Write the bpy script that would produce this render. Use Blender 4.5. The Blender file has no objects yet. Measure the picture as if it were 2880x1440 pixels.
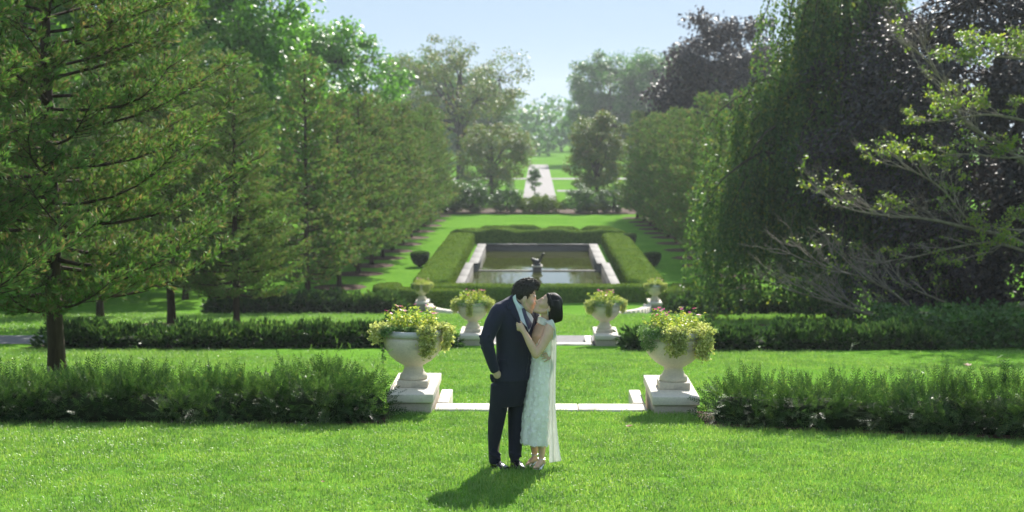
import bpy, math, random
import numpy as np
from mathutils import Vector, Matrix
from mathutils.bvhtree import BVHTree

R_ = math.radians
scene = bpy.context.scene
COL = scene.collection

# ------------------------------------------------------------------ camera, sky, sun, exposure
CAM_Z = 3.19
FPX = 4000.0                       # focal length in pixels of the 2880 wide photograph
PITCH = math.atan(375 / FPX)
YAW = math.atan(71 / FPX)
cam_data = bpy.data.cameras.new('camera')
cam = bpy.data.objects.new('camera', cam_data)
COL.objects.link(cam)
cam.location = (0, 0, CAM_Z)
cam.rotation_euler = (math.pi / 2 - PITCH, 0, YAW)
cam_data.sensor_width = 36
cam_data.lens = 50
cam_data.clip_start = 0.2
cam_data.clip_end = 4000
cam_data.dof.use_dof = True
cam_data.dof.focus_distance = 13.6
cam_data.dof.aperture_fstop = 2.0
scene.camera = cam

SUN_EL, SUN_AZ = R_(33.5), R_(12.5)    # azimuth measured from +Y towards +X
world = bpy.data.worlds.new('World')
scene.world = world
world.use_nodes = True
wn = world.node_tree.nodes
sky = wn.new('ShaderNodeTexSky')
sky.sky_type = 'NISHITA'
sky.sun_disc = False
sky.sun_elevation = SUN_EL
sky.sun_rotation = SUN_AZ
sky.air_density = 0.46
sky.dust_density = 0.35
sky.ozone_density = 1.6
bg = wn['Background']
bg.inputs['Strength'].default_value = 0.05
# an even, pale blue summer haze over the whole sky, the same in every direction, on top of the clear-sky colours
veil = wn.new('ShaderNodeMix')
veil.data_type = 'RGBA'
veil.blend_type = 'MIX'
veil.inputs[0].default_value = 0.88
veil.inputs[7].default_value = (4.3, 5.7, 7.1, 1)
world.node_tree.links.new(sky.outputs[0], veil.inputs[6])
world.node_tree.links.new(veil.outputs[2], bg.inputs['Color'])

sun_d = bpy.data.lights.new('sun', 'SUN')
sun_d.energy = 4.0
sun_d.angle = R_(0.55)
sun_d.color = (1.0, 0.95, 0.87)
sun = bpy.data.objects.new('sun', sun_d)
COL.objects.link(sun)
sdir = Vector((math.sin(SUN_AZ) * math.cos(SUN_EL), math.cos(SUN_AZ) * math.cos(SUN_EL), math.sin(SUN_EL)))
sun.rotation_euler = sdir.to_track_quat('Z', 'Y').to_euler()
sun.location = (20, 30, 40)

vs = scene.view_settings
vs.view_transform = 'Standard'
vs.look = 'None'
vs.exposure = 1.28
vs.gamma = 1.0
vs.use_curve_mapping = False
scene.cycles.max_bounces = 10
scene.cycles.diffuse_bounces = 6
scene.cycles.transmission_bounces = 4
scene.cycles.use_denoising = True

# ------------------------------------------------------------------ pixel -> place in the world
CAMROT = cam.rotation_euler.to_matrix()
def W(px, py, d):
    v = CAMROT @ Vector((px - 1440, 720 - py, -FPX))
    v = v * (d / v.y)
    return Vector((v.x, d, CAM_Z + v.z))

GY = [-60, -5, 0, 4, 8, 13, 17.5, 17.95, 18.7, 34.2, 34.5, 36.6, 60, 62.5, 128, 400, 700]
GZ = [1.6, 1.5, 1.35, 0.92, 0.46, 0, -0.405, -0.46, -0.75, -2.2, -2.26, -2.30, -4.9, -5.07, -5.07, -5.0, -4.6]
def gz(y):
    return float(np.interp(y, GY, GZ))

# ------------------------------------------------------------------ materials
MATS = {}
def new_mat(name):
    m = bpy.data.materials.new(name)
    m.use_nodes = True
    nt = m.node_tree
    b = nt.nodes['Principled BSDF']
    MATS[name] = m
    return m, nt, b

def ramp(nt, fac, stops):
    r = nt.nodes.new('ShaderNodeValToRGB')
    el = r.color_ramp.elements
    while len(el) < len(stops):
        el.new(0.5)
    for e, (p, c) in zip(el, stops):
        e.position = p
        e.color = (*c, 1)
    nt.links.new(fac, r.inputs['Fac'])
    return r.outputs['Color']

def noise(nt, scale, detail=4, rough=0.55, coord='Object', stretch=None):
    tc = nt.nodes.new('ShaderNodeTexCoord')
    n = nt.nodes.new('ShaderNodeTexNoise')
    n.inputs['Scale'].default_value = scale
    n.inputs['Detail'].default_value = detail
    n.inputs['Roughness'].default_value = rough
    src = tc.outputs[coord]
    if stretch:
        mp = nt.nodes.new('ShaderNodeMapping')
        mp.inputs['Scale'].default_value = stretch
        nt.links.new(src, mp.inputs['Vector'])
        src = mp.outputs[0]
    nt.links.new(src, n.inputs['Vector'])
    return n.outputs['Fac']

def bump(nt, b, h, strength=0.3, dist=0.02):
    bn = nt.nodes.new('ShaderNodeBump')
    bn.inputs['Strength'].default_value = strength
    bn.inputs['Distance'].default_value = dist
    nt.links.new(h, bn.inputs['Height'])
    nt.links.new(bn.outputs[0], b.inputs['Normal'])

def mix_col(nt, a, b_, fac, mode='MIX'):
    m = nt.nodes.new('ShaderNodeMix')
    m.data_type = 'RGBA'
    m.blend_type = mode
    for sock, v in ((m.inputs[0], fac), (m.inputs[6], a), (m.inputs[7], b_)):
        if isinstance(v, (int, float)):
            sock.default_value = v
        elif isinstance(v, tuple):
            sock.default_value = (*v, 1)
        else:
            nt.links.new(v, sock)
    return m.outputs[2]

def plain(name, col, rough=0.6, spec=0.4, metal=0.0, vary=0.15, scale=8, bumps=0.0, sheen=0.0):
    m, nt, b = new_mat(name)
    c1 = tuple(v * (1 - vary) for v in col)
    c2 = tuple(min(1, v * (1 + vary)) for v in col)
    f = noise(nt, scale)
    nt.links.new(ramp(nt, f, [(0.3, c1), (0.7, c2)]), b.inputs['Base Color'])
    b.inputs['Roughness'].default_value = rough
    b.inputs['Specular IOR Level'].default_value = spec
    b.inputs['Metallic'].default_value = metal
    if sheen:
        b.inputs['Sheen Weight'].default_value = sheen
        b.inputs['Sheen Roughness'].default_value = 0.4
    if bumps:
        bump(nt, b, noise(nt, scale * 5, 5), bumps, 0.01)
    return m

def leaf(name, stops, trans=0.35, rough=0.45, spec=0.35, tint=1.25, gain=1.0, through=None, patch_=0.9, depth_=1.0):
    """foliage: per leaf colour, reflecting and letting light through"""
    m, nt, b = new_mat(name)
    geo = nt.nodes.new('ShaderNodeNewGeometry')
    c = ramp(nt, geo.outputs['Random Per Island'], [(p, tuple(min(0.9, v * gain) for v in q)) for p, q in stops])
    n = nt.nodes.new('ShaderNodeTexNoise')
    n.inputs['Scale'].default_value = patch_
    n.inputs['Detail'].default_value = 3
    nt.links.new(geo.outputs['Position'], n.inputs['Vector'])
    lo = tuple(1 - depth_ * q for q in (0.26, 0.20, 0.22)); hi = tuple(1 + depth_ * q for q in (0.24, 0.14, 0.05))
    c = mix_col(nt, c, ramp(nt, n.outputs['Fac'], [(0.32, lo), (0.68, hi)]), 1.0, 'MULTIPLY')
    nt.links.new(c, b.inputs['Base Color'])
    b.inputs['Roughness'].default_value = rough
    b.inputs['Specular IOR Level'].default_value = spec
    tr = nt.nodes.new('ShaderNodeBsdfTranslucent')
    ct = mix_col(nt, c, through or (tint, tint * 1.08, tint * 0.55), 1.0, 'MULTIPLY')
    nt.links.new(ct, tr.inputs['Color'])
    mx = nt.nodes.new('ShaderNodeMixShader')
    mx.inputs[0].default_value = trans
    nt.links.new(b.outputs[0], mx.inputs[1])
    nt.links.new(tr.outputs[0], mx.inputs[2])
    nt.links.new(mx.outputs[0], nt.nodes['Material Output'].inputs['Surface'])
    return m

def bark(name, c1, c2):
    m, nt, b = new_mat(name)
    f = noise(nt, 9, 6, 0.6, stretch=(1, 1, 0.25))
    nt.links.new(ramp(nt, f, [(0.3, c1), (0.7, c2)]), b.inputs['Base Color'])
    b.inputs['Roughness'].default_value = 0.9
    b.inputs['Specular IOR Level'].default_value = 0.2
    bump(nt, b, f, 0.8, 0.03)
    return m

def stone(name, base, dirt, amount=0.55, sc=3.0, rough=0.75):
    m, nt, b = new_mat(name)
    f1 = noise(nt, sc, 6, 0.6)
    f2 = noise(nt, sc * 14, 4, 0.6)
    f3 = noise(nt, sc * 0.8, 3, 0.5, stretch=(1, 1, 2.5))
    c = ramp(nt, f1, [(0.25, tuple(v * 0.86 for v in base)), (0.75, tuple(min(1, v * 1.08) for v in base))])
    c = mix_col(nt, c, dirt, ramp(nt, f3, [(0.55, (0, 0, 0)), (0.75, (amount,) * 3)]))
    c = mix_col(nt, c, ramp(nt, f2, [(0.3, (0.88,) * 3), (0.7, (1.06,) * 3)]), 1.0, 'MULTIPLY')
    nt.links.new(c, b.inputs['Base Color'])
    b.inputs['Roughness'].default_value = rough
    b.inputs['Specular IOR Level'].default_value = 0.35
    bump(nt, b, f2, 0.35, 0.006)
    return m

def lawn_mat():
    m, nt, b = new_mat('lawn_turf')
    f1 = noise(nt, 0.35, 4)
    f2 = noise(nt, 5.0, 5, 0.65)
    f3 = noise(nt, 40.0, 4, 0.7)
    c = ramp(nt, f1, [(0.3, (0.105, 0.25, 0.032)), (0.7, (0.15, 0.31, 0.048))])
    c = mix_col(nt, c, ramp(nt, f2, [(0.3, (0.72, 0.78, 0.7)), (0.72, (1.25, 1.16, 1.1))]), 1.0, 'MULTIPLY')
    c = mix_col(nt, c, ramp(nt, f3, [(0.3, (0.6, 0.65, 0.6)), (0.7, (1.3, 1.25, 1.2))]), 1.0, 'MULTIPLY')
    nt.links.new(c, b.inputs['Base Color'])
    b.inputs['Roughness'].default_value = 0.95
    b.inputs['Specular IOR Level'].default_value = 0.0
    bump(nt, b, f3, 0.5, 0.03)

lawn_mat()
leaf('grass_blade', [(0.0, (0.10, 0.222, 0.04)), (0.45, (0.15, 0.29, 0.062)), (0.8, (0.205, 0.345, 0.098)), (0.94, (0.27, 0.38, 0.11)), (1.0, (0.40, 0.40, 0.20))], 0.45, 0.4, 0.45, patch_=1.3, depth_=1.15)
leaf('juniper', [(0.0, (0.075, 0.14, 0.045)), (0.35, (0.10, 0.185, 0.055)), (0.70, (0.13, 0.235, 0.07)), (0.76, (0.18, 0.16, 0.09)), (0.9, (0.19, 0.15, 0.095)), (1.0, (0.21, 0.14, 0.10))], 0.28, 0.6, 0.15, patch_=1.2, depth_=1.2, gain=1.5)
leaf('yew', [(0.0, (0.036, 0.082, 0.032)), (0.5, (0.055, 0.118, 0.042)), (0.9, (0.088, 0.165, 0.055)), (1.0, (0.15, 0.20, 0.075))], 0.34, 0.45, 0.2, patch_=2.2, gain=0.92, depth_=1.4)
leaf('yew_shoot', [(0.0, (0.09, 0.19, 0.05)), (1.0, (0.15, 0.27, 0.075))], 0.38, 0.4, 0.4)
leaf('clipped_leaf', [(0.0, (0.085, 0.15, 0.022)), (0.5, (0.125, 0.20, 0.03)), (1.0, (0.17, 0.235, 0.045))], 0.32, 0.8, 0.03, patch_=0.8)
leaf('maple_leaf', [(0.0, (0.075, 0.20, 0.028)), (0.5, (0.115, 0.29, 0.038)), (1.0, (0.18, 0.38, 0.07))], 0.45, 0.42, 0.3, patch_=0.35)
leaf('elm_leaf', [(0.0, (0.06, 0.155, 0.045)), (0.5, (0.085, 0.205, 0.055)), (1.0, (0.12, 0.255, 0.07))], 0.42, 0.5, 0.22, patch_=0.3)
leaf('turning_leaf', [(0.0, (0.085, 0.155, 0.035)), (0.5, (0.13, 0.20, 0.042)), (0.85, (0.19, 0.22, 0.055)), (1.0, (0.26, 0.17, 0.06))], 0.4, 0.5, 0.25, patch_=0.5)
leaf('copper_leaf', [(0.0, (0.034, 0.036, 0.042)), (0.5, (0.050, 0.050, 0.060)), (0.85, (0.072, 0.068, 0.078)), (1.0, (0.10, 0.085, 0.06))], 0.22, 0.5, 0.22, through=(1.2, 0.95, 0.9), patch_=0.6)
leaf('weeping_leaf', [(0.0, (0.055, 0.11, 0.045)), (0.5, (0.082, 0.155, 0.058)), (0.82, (0.12, 0.205, 0.068)), (1.0, (0.22, 0.23, 0.06))], 0.42, 0.5, 0.2, patch_=0.8)
leaf('lime_leaf', [(0.0, (0.14, 0.25, 0.04)), (0.6, (0.22, 0.34, 0.05)), (1.0, (0.34, 0.35, 0.07))], 0.45, 0.5, 0.2)
leaf('shrub_leaf', [(0.0, (0.045, 0.11, 0.03)), (0.5, (0.065, 0.155, 0.04)), (1.0, (0.11, 0.21, 0.055))], 0.34, 0.42, 0.35, patch_=0.8)
leaf('pale_leaf', [(0.0, (0.33, 0.40, 0.13)), (0.35, (0.55, 0.58, 0.26)), (0.75, (0.72, 0.72, 0.40)), (1.0, (0.82, 0.80, 0.54))], 0.45, 0.5, 0.3, 1.05, patch_=9)
leaf('trail_leaf', [(0.0, (0.12, 0.22, 0.09)), (0.5, (0.19, 0.32, 0.14)), (1.0, (0.30, 0.42, 0.20))], 0.38, 0.5, 0.3, patch_=9)
leaf('gold_leaf', [(0.0, (0.22, 0.36, 0.08)), (0.4, (0.40, 0.50, 0.11)), (0.85, (0.60, 0.63, 0.20)), (1.0, (0.60, 0.52, 0.16))], 0.45, 0.45, 0.35, 1.1, patch_=9)
leaf('pink_petal', [(0.0, (0.62, 0.05, 0.26)), (0.6, (0.76, 0.10, 0.36)), (1.0, (0.82, 0.30, 0.50))], 0.35, 0.5, 0.3, through=(1.1, 0.8, 1.1), patch_=30, depth_=0.3)
leaf('dead_leaf', [(0.0, (0.24, 0.11, 0.05)), (1.0, (0.34, 0.19, 0.10))], 0.25, 0.6, 0.2, through=(1.1, 0.9, 0.7))
bark('cedar_bark', (0.035, 0.024, 0.018), (0.085, 0.06, 0.045))
bark('grey_bark', (0.19, 0.16, 0.135), (0.34, 0.29, 0.24))
bark('dark_bark', (0.035, 0.03, 0.025), (0.08, 0.065, 0.05))
bark('mossy_bark', (0.13, 0.125, 0.075), (0.26, 0.225, 0.16))
plain('hedge_dark_core', (0.02, 0.032, 0.012), 0.95, 0.1, vary=0.4, scale=6, bumps=0.5)
plain('clipped_heart', (0.09, 0.155, 0.025), 0.95, 0.0, vary=0.35, scale=5, bumps=0.8)
plain('mulch', (0.085, 0.052, 0.035), 0.95, 0.1, vary=0.5, scale=14, bumps=0.9)
plain('asphalt', (0.16, 0.155, 0.165), 0.85, 0.3, vary=0.12, scale=6, bumps=0.4)
plain('concrete_path', (0.20, 0.183, 0.18), 0.85, 0.3, vary=0.1, scale=1.0)
stone('urn_stone', (0.66, 0.58, 0.47), (0.30, 0.28, 0.25), 0.85, 3.2)
stone('rim_stone', (0.52, 0.51, 0.48), (0.27, 0.28, 0.28), 0.75, 6)
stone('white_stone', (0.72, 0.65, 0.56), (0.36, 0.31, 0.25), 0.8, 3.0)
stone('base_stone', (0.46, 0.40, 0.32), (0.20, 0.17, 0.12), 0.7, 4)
stone('coping_stone', (0.115, 0.108, 0.102), (0.065, 0.063, 0.06), 0.75, 1.2)
stone('dark_stone', (0.13, 0.125, 0.12), (0.07, 0.07, 0.06), 0.6, 1.5)
plain('soil', (0.05, 0.035, 0.025), 0.95, 0.1, vary=0.4, scale=20, bumps=0.8)
plain('bronze', (0.05, 0.055, 0.055), 0.45, 0.5, 0.6, vary=0.3, scale=9, bumps=0.3)

def water_mat():
    m, nt, b = new_mat('pond_water')
    b.inputs['Base Color'].default_value = (0.055, 0.062, 0.012, 1)
    b.inputs['Roughness'].default_value = 0.03
    b.inputs['IOR'].default_value = 1.33
    b.inputs['Specular IOR Level'].default_value = 0.5
    n = noise(nt, 1.1, 3, 0.5, stretch=(1.0, 0.35, 1))
    bump(nt, b, n, 0.25, 0.03)
water_mat()

# clothes and people
def cloth(name, col, rough=0.85, sheen=0.3, weave=900, vary=0.06, spec=0.25):
    m, nt, b = new_mat(name)
    f = noise(nt, 14, 4)
    nt.links.new(ramp(nt, f, [(0.3, tuple(v * (1 - vary) for v in col)), (0.7, tuple(min(1, v * (1 + vary)) for v in col))]), b.inputs['Base Color'])
    b.inputs['Roughness'].default_value = rough
    b.inputs['Specular IOR Level'].default_value = spec
    b.inputs['Sheen Weight'].default_value = sheen
    b.inputs['Sheen Roughness'].default_value = 0.35
    bump(nt, b, noise(nt, 13, 4, 0.5, stretch=(1, 1, 0.4)), 0.6, 0.03)
    return m
cloth('navy_wool', (0.025, 0.026, 0.050), 0.8, 0.25)
cloth('navy_trouser', (0.019, 0.020, 0.034), 0.85, 0.15)
cloth('blue_shirt', (0.62, 0.68, 0.78), 0.8, 0.1)
cloth('tie_silk', (0.05, 0.055, 0.13), 0.4, 0.3, spec=0.5)
cloth('white_satin', (0.90, 0.885, 0.86), 0.5, 0.2, spec=0.4)
cloth('white_lace', (0.97, 0.96, 0.94), 0.75, 0.2)
def chiffon():
    m = cloth('white_chiffon', (0.82, 0.83, 0.80), 0.6, 0.2)
    nt = m.node_tree
    b = nt.nodes['Principled BSDF']
    tr = nt.nodes.new('ShaderNodeBsdfTranslucent')
    tr.inputs['Color'].default_value = (0.85, 0.86, 0.82, 1)
    mx = nt.nodes.new('ShaderNodeMixShader')
    mx.inputs[0].default_value = 0.4
    nt.links.new(b.outputs[0], mx.inputs[1])
    nt.links.new(tr.outputs[0], mx.inputs[2])
    nt.links.new(mx.outputs[0], nt.nodes['Material Output'].inputs['Surface'])
chiffon()
def skin(name, col):
    m, nt, b = new_mat(name)
    f = noise(nt, 30, 3)
    nt.links.new(ramp(nt, f, [(0.3, tuple(v * 0.93 for v in col)), (0.7, tuple(v * 1.05 for v in col))]), b.inputs['Base Color'])
    b.inputs['Roughness'].default_value = 0.48
    b.inputs['Subsurface Weight'].default_value = 0.12
    b.inputs['Subsurface Radius'].default_value = (0.012, 0.005, 0.003)
    b.inputs['Subsurface Scale'].default_value = 1.0
skin('skin_man', (0.58, 0.40, 0.31))
skin('skin_woman', (0.62, 0.41, 0.29))
plain('hair_black', (0.012, 0.010, 0.009), 0.55, 0.3, vary=0.3, scale=60)
plain('hair_brown', (0.028, 0.022, 0.018), 0.5, 0.35, vary=0.3, scale=60)
plain('lip', (0.36, 0.12, 0.11), 0.45, 0.4, vary=0.1)
plain('patent_leather', (0.010, 0.010, 0.012), 0.16, 0.6, vary=0.1)
plain('silver', (0.75, 0.76, 0.80), 0.25, 0.6, 0.9, vary=0.05)
plain('dark_button', (0.10, 0.095, 0.09), 0.35, 0.5, vary=0.1)

# ------------------------------------------------------------------ mesh helpers
def np_mesh(name, chunks, mats, smooth=False):
    """chunks: list of (V (n,3), F (m,3|4), material index)"""
    off = 0
    Vs, tot, loops, mi = [], [], [], []
    for V, F, k in chunks:
        V = np.asarray(V, dtype=np.float32).reshape(-1, 3)
        F = np.asarray(F, dtype=np.int32)
        Vs.append(V)
        if len(F):
            loops.append((F + off).ravel())
            tot.append(np.full(len(F), F.shape[1], dtype=np.int32))
            mi.append(np.full(len(F), k, dtype=np.int32))
        off += len(V)
    V = np.concatenate(Vs)
    me = bpy.data.meshes.new(name)
    me.vertices.add(len(V))
    me.vertices.foreach_set('co', V.ravel())
    if loops:
        L = np.concatenate(loops); T = np.concatenate(tot); M = np.concatenate(mi)
        me.loops.add(len(L))
        me.loops.foreach_set('vertex_index', L)
        me.polygons.add(len(T))
        st = np.zeros(len(T), dtype=np.int32)
        st[1:] = np.cumsum(T)[:-1]
        me.polygons.foreach_set('loop_start', st)
        me.polygons.foreach_set('material_index', M)
        if smooth:
            me.polygons.foreach_set('use_smooth', np.ones(len(T), dtype=bool))
    for m in mats:
        me.materials.append(MATS[m])
    me.update(calc_edges=True)
    me.validate()
    return me

def link(name, me, parent=None, loc=None, rotz=0.0, scale=None):
    o = bpy.data.objects.new(name, me)
    COL.objects.link(o)
    if parent is not None:
        o.parent = parent
    if loc is not None:
        o.location = loc
    if rotz:
        o.rotation_euler = (0, 0, rotz)
    if scale is not None:
        o.scale = (scale,) * 3 if isinstance(scale, (int, float)) else scale
    return o

def tag(o, label=None, cat=None, group=None, kind=None):
    if label: o['label'] = label
    if cat: o['category'] = cat
    if group: o['group'] = group
    if kind: o['kind'] = kind
    return o

def thing(name, label, cat, loc=(0, 0, 0), rotz=0.0, group=None, scale=None):
    o = link(name, None, None, loc, rotz, scale)
    o.empty_display_size = 0.2
    return tag(o, label, cat, group)

def structure(name, me, loc=None):
    return tag(link(name, me, None, loc), kind='structure')

def box(x0, x1, y0, y1, z0, z1):
    V = np.array([[x, y, z] for z in (z0, z1) for y in (y0, y1) for x in (x0, x1)], float)
    F = np.array([[0, 2, 3, 1], [4, 5, 7, 6], [0, 1, 5, 4], [2, 6, 7, 3], [0, 4, 6, 2], [1, 3, 7, 5]])
    return V, F

def bevel(o, w=0.012, seg=2):
    m = o.modifiers.new('bevel', 'BEVEL')
    m.width = w; m.segments = seg; m.limit_method = 'ANGLE'
    return o

def tube(path, rad, n=6, cap=True):
    P = np.asarray([tuple(p) for p in path], float)
    k = len(P)
    rad = np.broadcast_to(np.asarray(rad, float), (k,))
    T = np.gradient(P, axis=0)
    T /= np.linalg.norm(T, axis=1, keepdims=True) + 1e-9
    ref = np.array([0, 0, 1.0]) if abs(T[0][2]) < 0.9 else np.array([1.0, 0, 0])
    A = np.zeros_like(P); B = np.zeros_like(P)
    for i in range(k):
        a = ref - T[i] * np.dot(ref, T[i])
        nn = np.linalg.norm(a)
        if nn < 1e-5:
            a = np.cross(T[i], [0.3, 0.5, 0.8]); nn = np.linalg.norm(a)
        a /= nn
        A[i] = a; B[i] = np.cross(T[i], a); ref = a
    ang = np.arange(n) * 2 * math.pi / n
    V = (P[:, None] + rad[:, None, None] * (np.cos(ang)[None, :, None] * A[:, None] + np.sin(ang)[None, :, None] * B[:, None])).reshape(-1, 3)
    i = np.arange(k - 1)[:, None]; j = np.arange(n)[None]
    F = np.stack([i * n + j, i * n + (j + 1) % n, (i + 1) * n + (j + 1) % n, (i + 1) * n + j], -1).reshape(-1, 4)
    chunks = [(V, F)]
    if cap:
        c0 = len(V)
        V = np.concatenate([V, P[:1], P[-1:]])
        Fc = [[c0, (q + 1) % n, q] for q in range(n)] + [[c0 + 1, (k - 1) * n + q, (k - 1) * n + (q + 1) % n] for q in range(n)]
        return V, F, np.array(Fc)
    return V, F, None

class MB:
    def __init__(self):
        self.c = []
    def add(self, V, F, k=0):
        self.c.append((V, F, k)); return self
    def tube(self, path, rad, n=6, k=0, cap=True):
        V, F, Fc = tube(path, rad, n, cap)
        self.c.append((V, F, k))
        if Fc is not None:
            self.c.append((V[:0], Fc - len(V), k))
        return self
    def box(self, *a, k=0):
        V, F = box(*a); self.c.append((V, F, k)); return self
    def mesh(self, name, mats, smooth=False):
        return np_mesh(name, self.c, mats, smooth)

def lathe(profile, n=32):
    pr = np.array(profile, float)
    ang = np.arange(n) * 2 * math.pi / n
    V = np.stack([pr[:, 0][:, None] * np.cos(ang), pr[:, 0][:, None] * np.sin(ang), np.repeat(pr[:, 1][:, None], n, 1)], -1).reshape(-1, 3)
    k = len(pr)
    i = np.arange(k - 1)[:, None]; j = np.arange(n)[None]
    F = np.stack([i * n + j, i * n + (j + 1) % n, (i + 1) * n + (j + 1) % n, (i + 1) * n + j], -1).reshape(-1, 4)
    return V, F

def unit(A):
    return A / (np.linalg.norm(A, axis=-1, keepdims=True) + 1e-9)

def scatter(T, P, D, s, rng, up=None, sx=None):
    """copies of template T=(V,F) at P, its +Y axis along D, its +Z near 'up'"""
    V0, F0 = T
    N = len(P)
    D = unit(np.asarray(D, float))
    U = unit(rng.normal(size=(N, 3))) if up is None else np.asarray(up, float)
    X = unit(np.cross(D, U)); Z = np.cross(X, D)
    s = np.broadcast_to(np.asarray(s, float), (N,))
    wx = s if sx is None else np.broadcast_to(np.asarray(sx, float), (N,))
    V = (P[:, None] + V0[None, :, 0:1] * X[:, None] * wx[:, None, None]
         + V0[None, :, 1:2] * D[:, None] * s[:, None, None] + V0[None, :, 2:3] * Z[:, None] * s[:, None, None])
    F = F0[None] + (np.arange(N) * len(V0))[:, None, None]
    return V.reshape(-1, 3), F.reshape(-1, F0.shape[1])

LEAF = (np.array([[0, 0, 0], [0.30, 0.45, 0.07], [0, 1, -0.03], [-0.30, 0.45, 0.07]]), np.array([[0, 1, 2, 3]]))
BLADE = (np.array([[0, 0, 0], [0.13, 0.4, 0.03], [0, 1, 0], [-0.13, 0.4, 0.03]]), np.array([[0, 1, 2, 3]]))

def combine(items):
    Vs, Fs, o = [], [], 0
    for V, F in items:
        Vs.append(V); Fs.append(F + o); o += len(V)
    return np.concatenate(Vs), np.concatenate(Fs)

def make_spray(n, spread, rs, blade=BLADE, base=0.25):
    rng = np.random.default_rng(rs)
    D = np.array([0, 1, 0]) + rng.normal(size=(n, 3)) * spread
    P = np.zeros((n, 3)); P[:, 1] = rng.uniform(0, base, n)
    return scatter(blade, P, D, rng.uniform(0.6, 1.0, n), rng)
SPRAY = make_spray(5, 0.45, 1)
THIN = (BLADE[0] * np.array([0.72, 1, 1]), BLADE[1])
FINE = make_spray(7, 0.5, 2, THIN, 0.5)
TUFT6 = make_spray(6, 0.6, 3, LEAF)

def make_yew():
    items = []
    rng = np.random.default_rng(5)
    for j in range(5):
        for s in (-1, 1):
            a = R_(48 + rng.uniform(-8, 8))
            items.append(scatter(BLADE, np.array([[0, 0.08 + 0.17 * j, 0]]), np.array([[s * math.sin(a), math.cos(a), 0.12]]), np.array([0.30 - 0.018 * j]), rng, up=np.array([[0, 0, 1.0]])))
    items.append(scatter(BLADE, np.array([[0, 0.8, 0]]), np.array([[0, 1, 0.05]]), np.array([0.25]), rng, up=np.array([[0, 0, 1.0]])))
    items.append((np.array([[-0.012, 0, 0], [0.012, 0, 0], [0.006, 0.9, 0], [-0.006, 0.9, 0]]), np.array([[0, 1, 2, 3]])))
    return combine(items)
YEW = make_yew()

def sample_faces(V, F, n, rng):
    V = np.asarray(V, float)
    A, B, C = V[F[:, 0]], V[F[:, 1]], V[F[:, 2]]
    tri = [(A, B, C)]
    if F.shape[1] == 4:
        tri.append((A, C, V[F[:, 3]]))
    A = np.concatenate([t[0] for t in tri]); B = np.concatenate([t[1] for t in tri]); C = np.concatenate([t[2] for t in tri])
    nn = np.cross(B - A, C - A)
    ar = np.linalg.norm(nn, axis=1)
    i = rng.choice(len(A), n, p=ar / ar.sum())
    u = rng.random((n, 2)); f = u.sum(1) > 1
    u[f] = 1 - u[f]
    return A[i] + u[:, :1] * (B - A)[i] + u[:, 1:] * (C - A)[i], unit(nn[i])

def vnoise(P, sc, seed=0):
    """cheap smooth pseudo noise in -1..1"""
    P = np.asarray(P) * sc
    r = np.random.default_rng(seed)
    out = np.zeros(len(P))
    for k in range(5):
        w = r.normal(size=3) * (0.7 + 0.5 * k); ph = r.uniform(0, 6.28)
        out += np.sin(P @ w + ph) / (1 + 0.4 * k)
    return out / 2.8

# ------------------------------------------------------------------ the ground
POOL = (-3.75, 3.80, 68.6, 95.7)   # x0, x1, y0, y1 of the opening
WATER_Z = -5.43
def ground():
    xs = sorted(set([-500, -200, -120, -80, -60] + list(np.arange(-40, 41, 2.0)) + [60, 80, 120, 200, 500, POOL[0], POOL[1]]))
    ys = sorted(set([-60, -30, -10] + list(np.arange(-5, 64, 0.5)) + GY[:16] + list(np.arange(64, 130, 3.0)) + [150, 170, 200, 250, 300, 400, 550, 700, POOL[2], POOL[3]]))
    ys = [y for y in ys if not (POOL[2] < y < POOL[3])]
    xs, ys = np.array(xs, float), np.array(ys, float)
    X, Y = np.meshgrid(xs, ys)
    Z = np.interp(Y, GY, GZ)
    und = 0.05 * np.sin(X * 0.5 + Y * 0.31) * np.sin(Y * 0.42 + 1.0)
    far = (np.abs(X) > 2.6) & (Y > 19) & (Y < 33)
    Z = Z + np.where(far, und, 0)
    V = np.stack([X, Y, Z], -1).reshape(-1, 3)
    nx = len(xs)
    F = []
    for j in range(len(ys) - 1):
        for i in range(nx - 1):
            if ys[j] >= POOL[2] - 0.01 and ys[j + 1] <= POOL[3] + 0.01 and xs[i] >= POOL[0] - 0.01 and xs[i + 1] <= POOL[1] + 0.01:
                continue
            F.append([j * nx + i, j * nx + i + 1, (j + 1) * nx + i + 1, (j + 1) * nx + i])
    structure('lawn', np_mesh('lawn', [(V, np.array(F), 0)], ['lawn_turf'], True))
ground()

def strip(name, pts_left, pts_right, mat, lift=0.006, sub=6):
    """a flat ribbon laid on the ground between two polylines (x, y)"""
    V, F = [], []
    n = len(pts_left)
    for a, b in zip(pts_left, pts_right):
        for t in np.linspace(0, 1, sub):
            x = a[0] + (b[0] - a[0]) * t; y = a[1] + (b[1] - a[1]) * t
            V.append([x, y, gz(y) + lift])
    for i in range(n - 1):
        for j in range(sub - 1):
            F.append([i * sub + j, i * sub + j + 1, (i + 1) * sub + j + 1, (i + 1) * sub + j])
    return structure(name, np_mesh(name, [(V, np.array(F), 0)], [mat], True))

# path behind the second pair of urns, running to the left and right
xs_ = np.linspace(-40, 40, 41)
strip('path', [(x, 36.45 - 0.0016 * x * x * (x < 0)) for x in xs_], [(x, 34.55 - 0.0016 * x * x * (x < 0)) for x in xs_], 'asphalt', 0.012)
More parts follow.
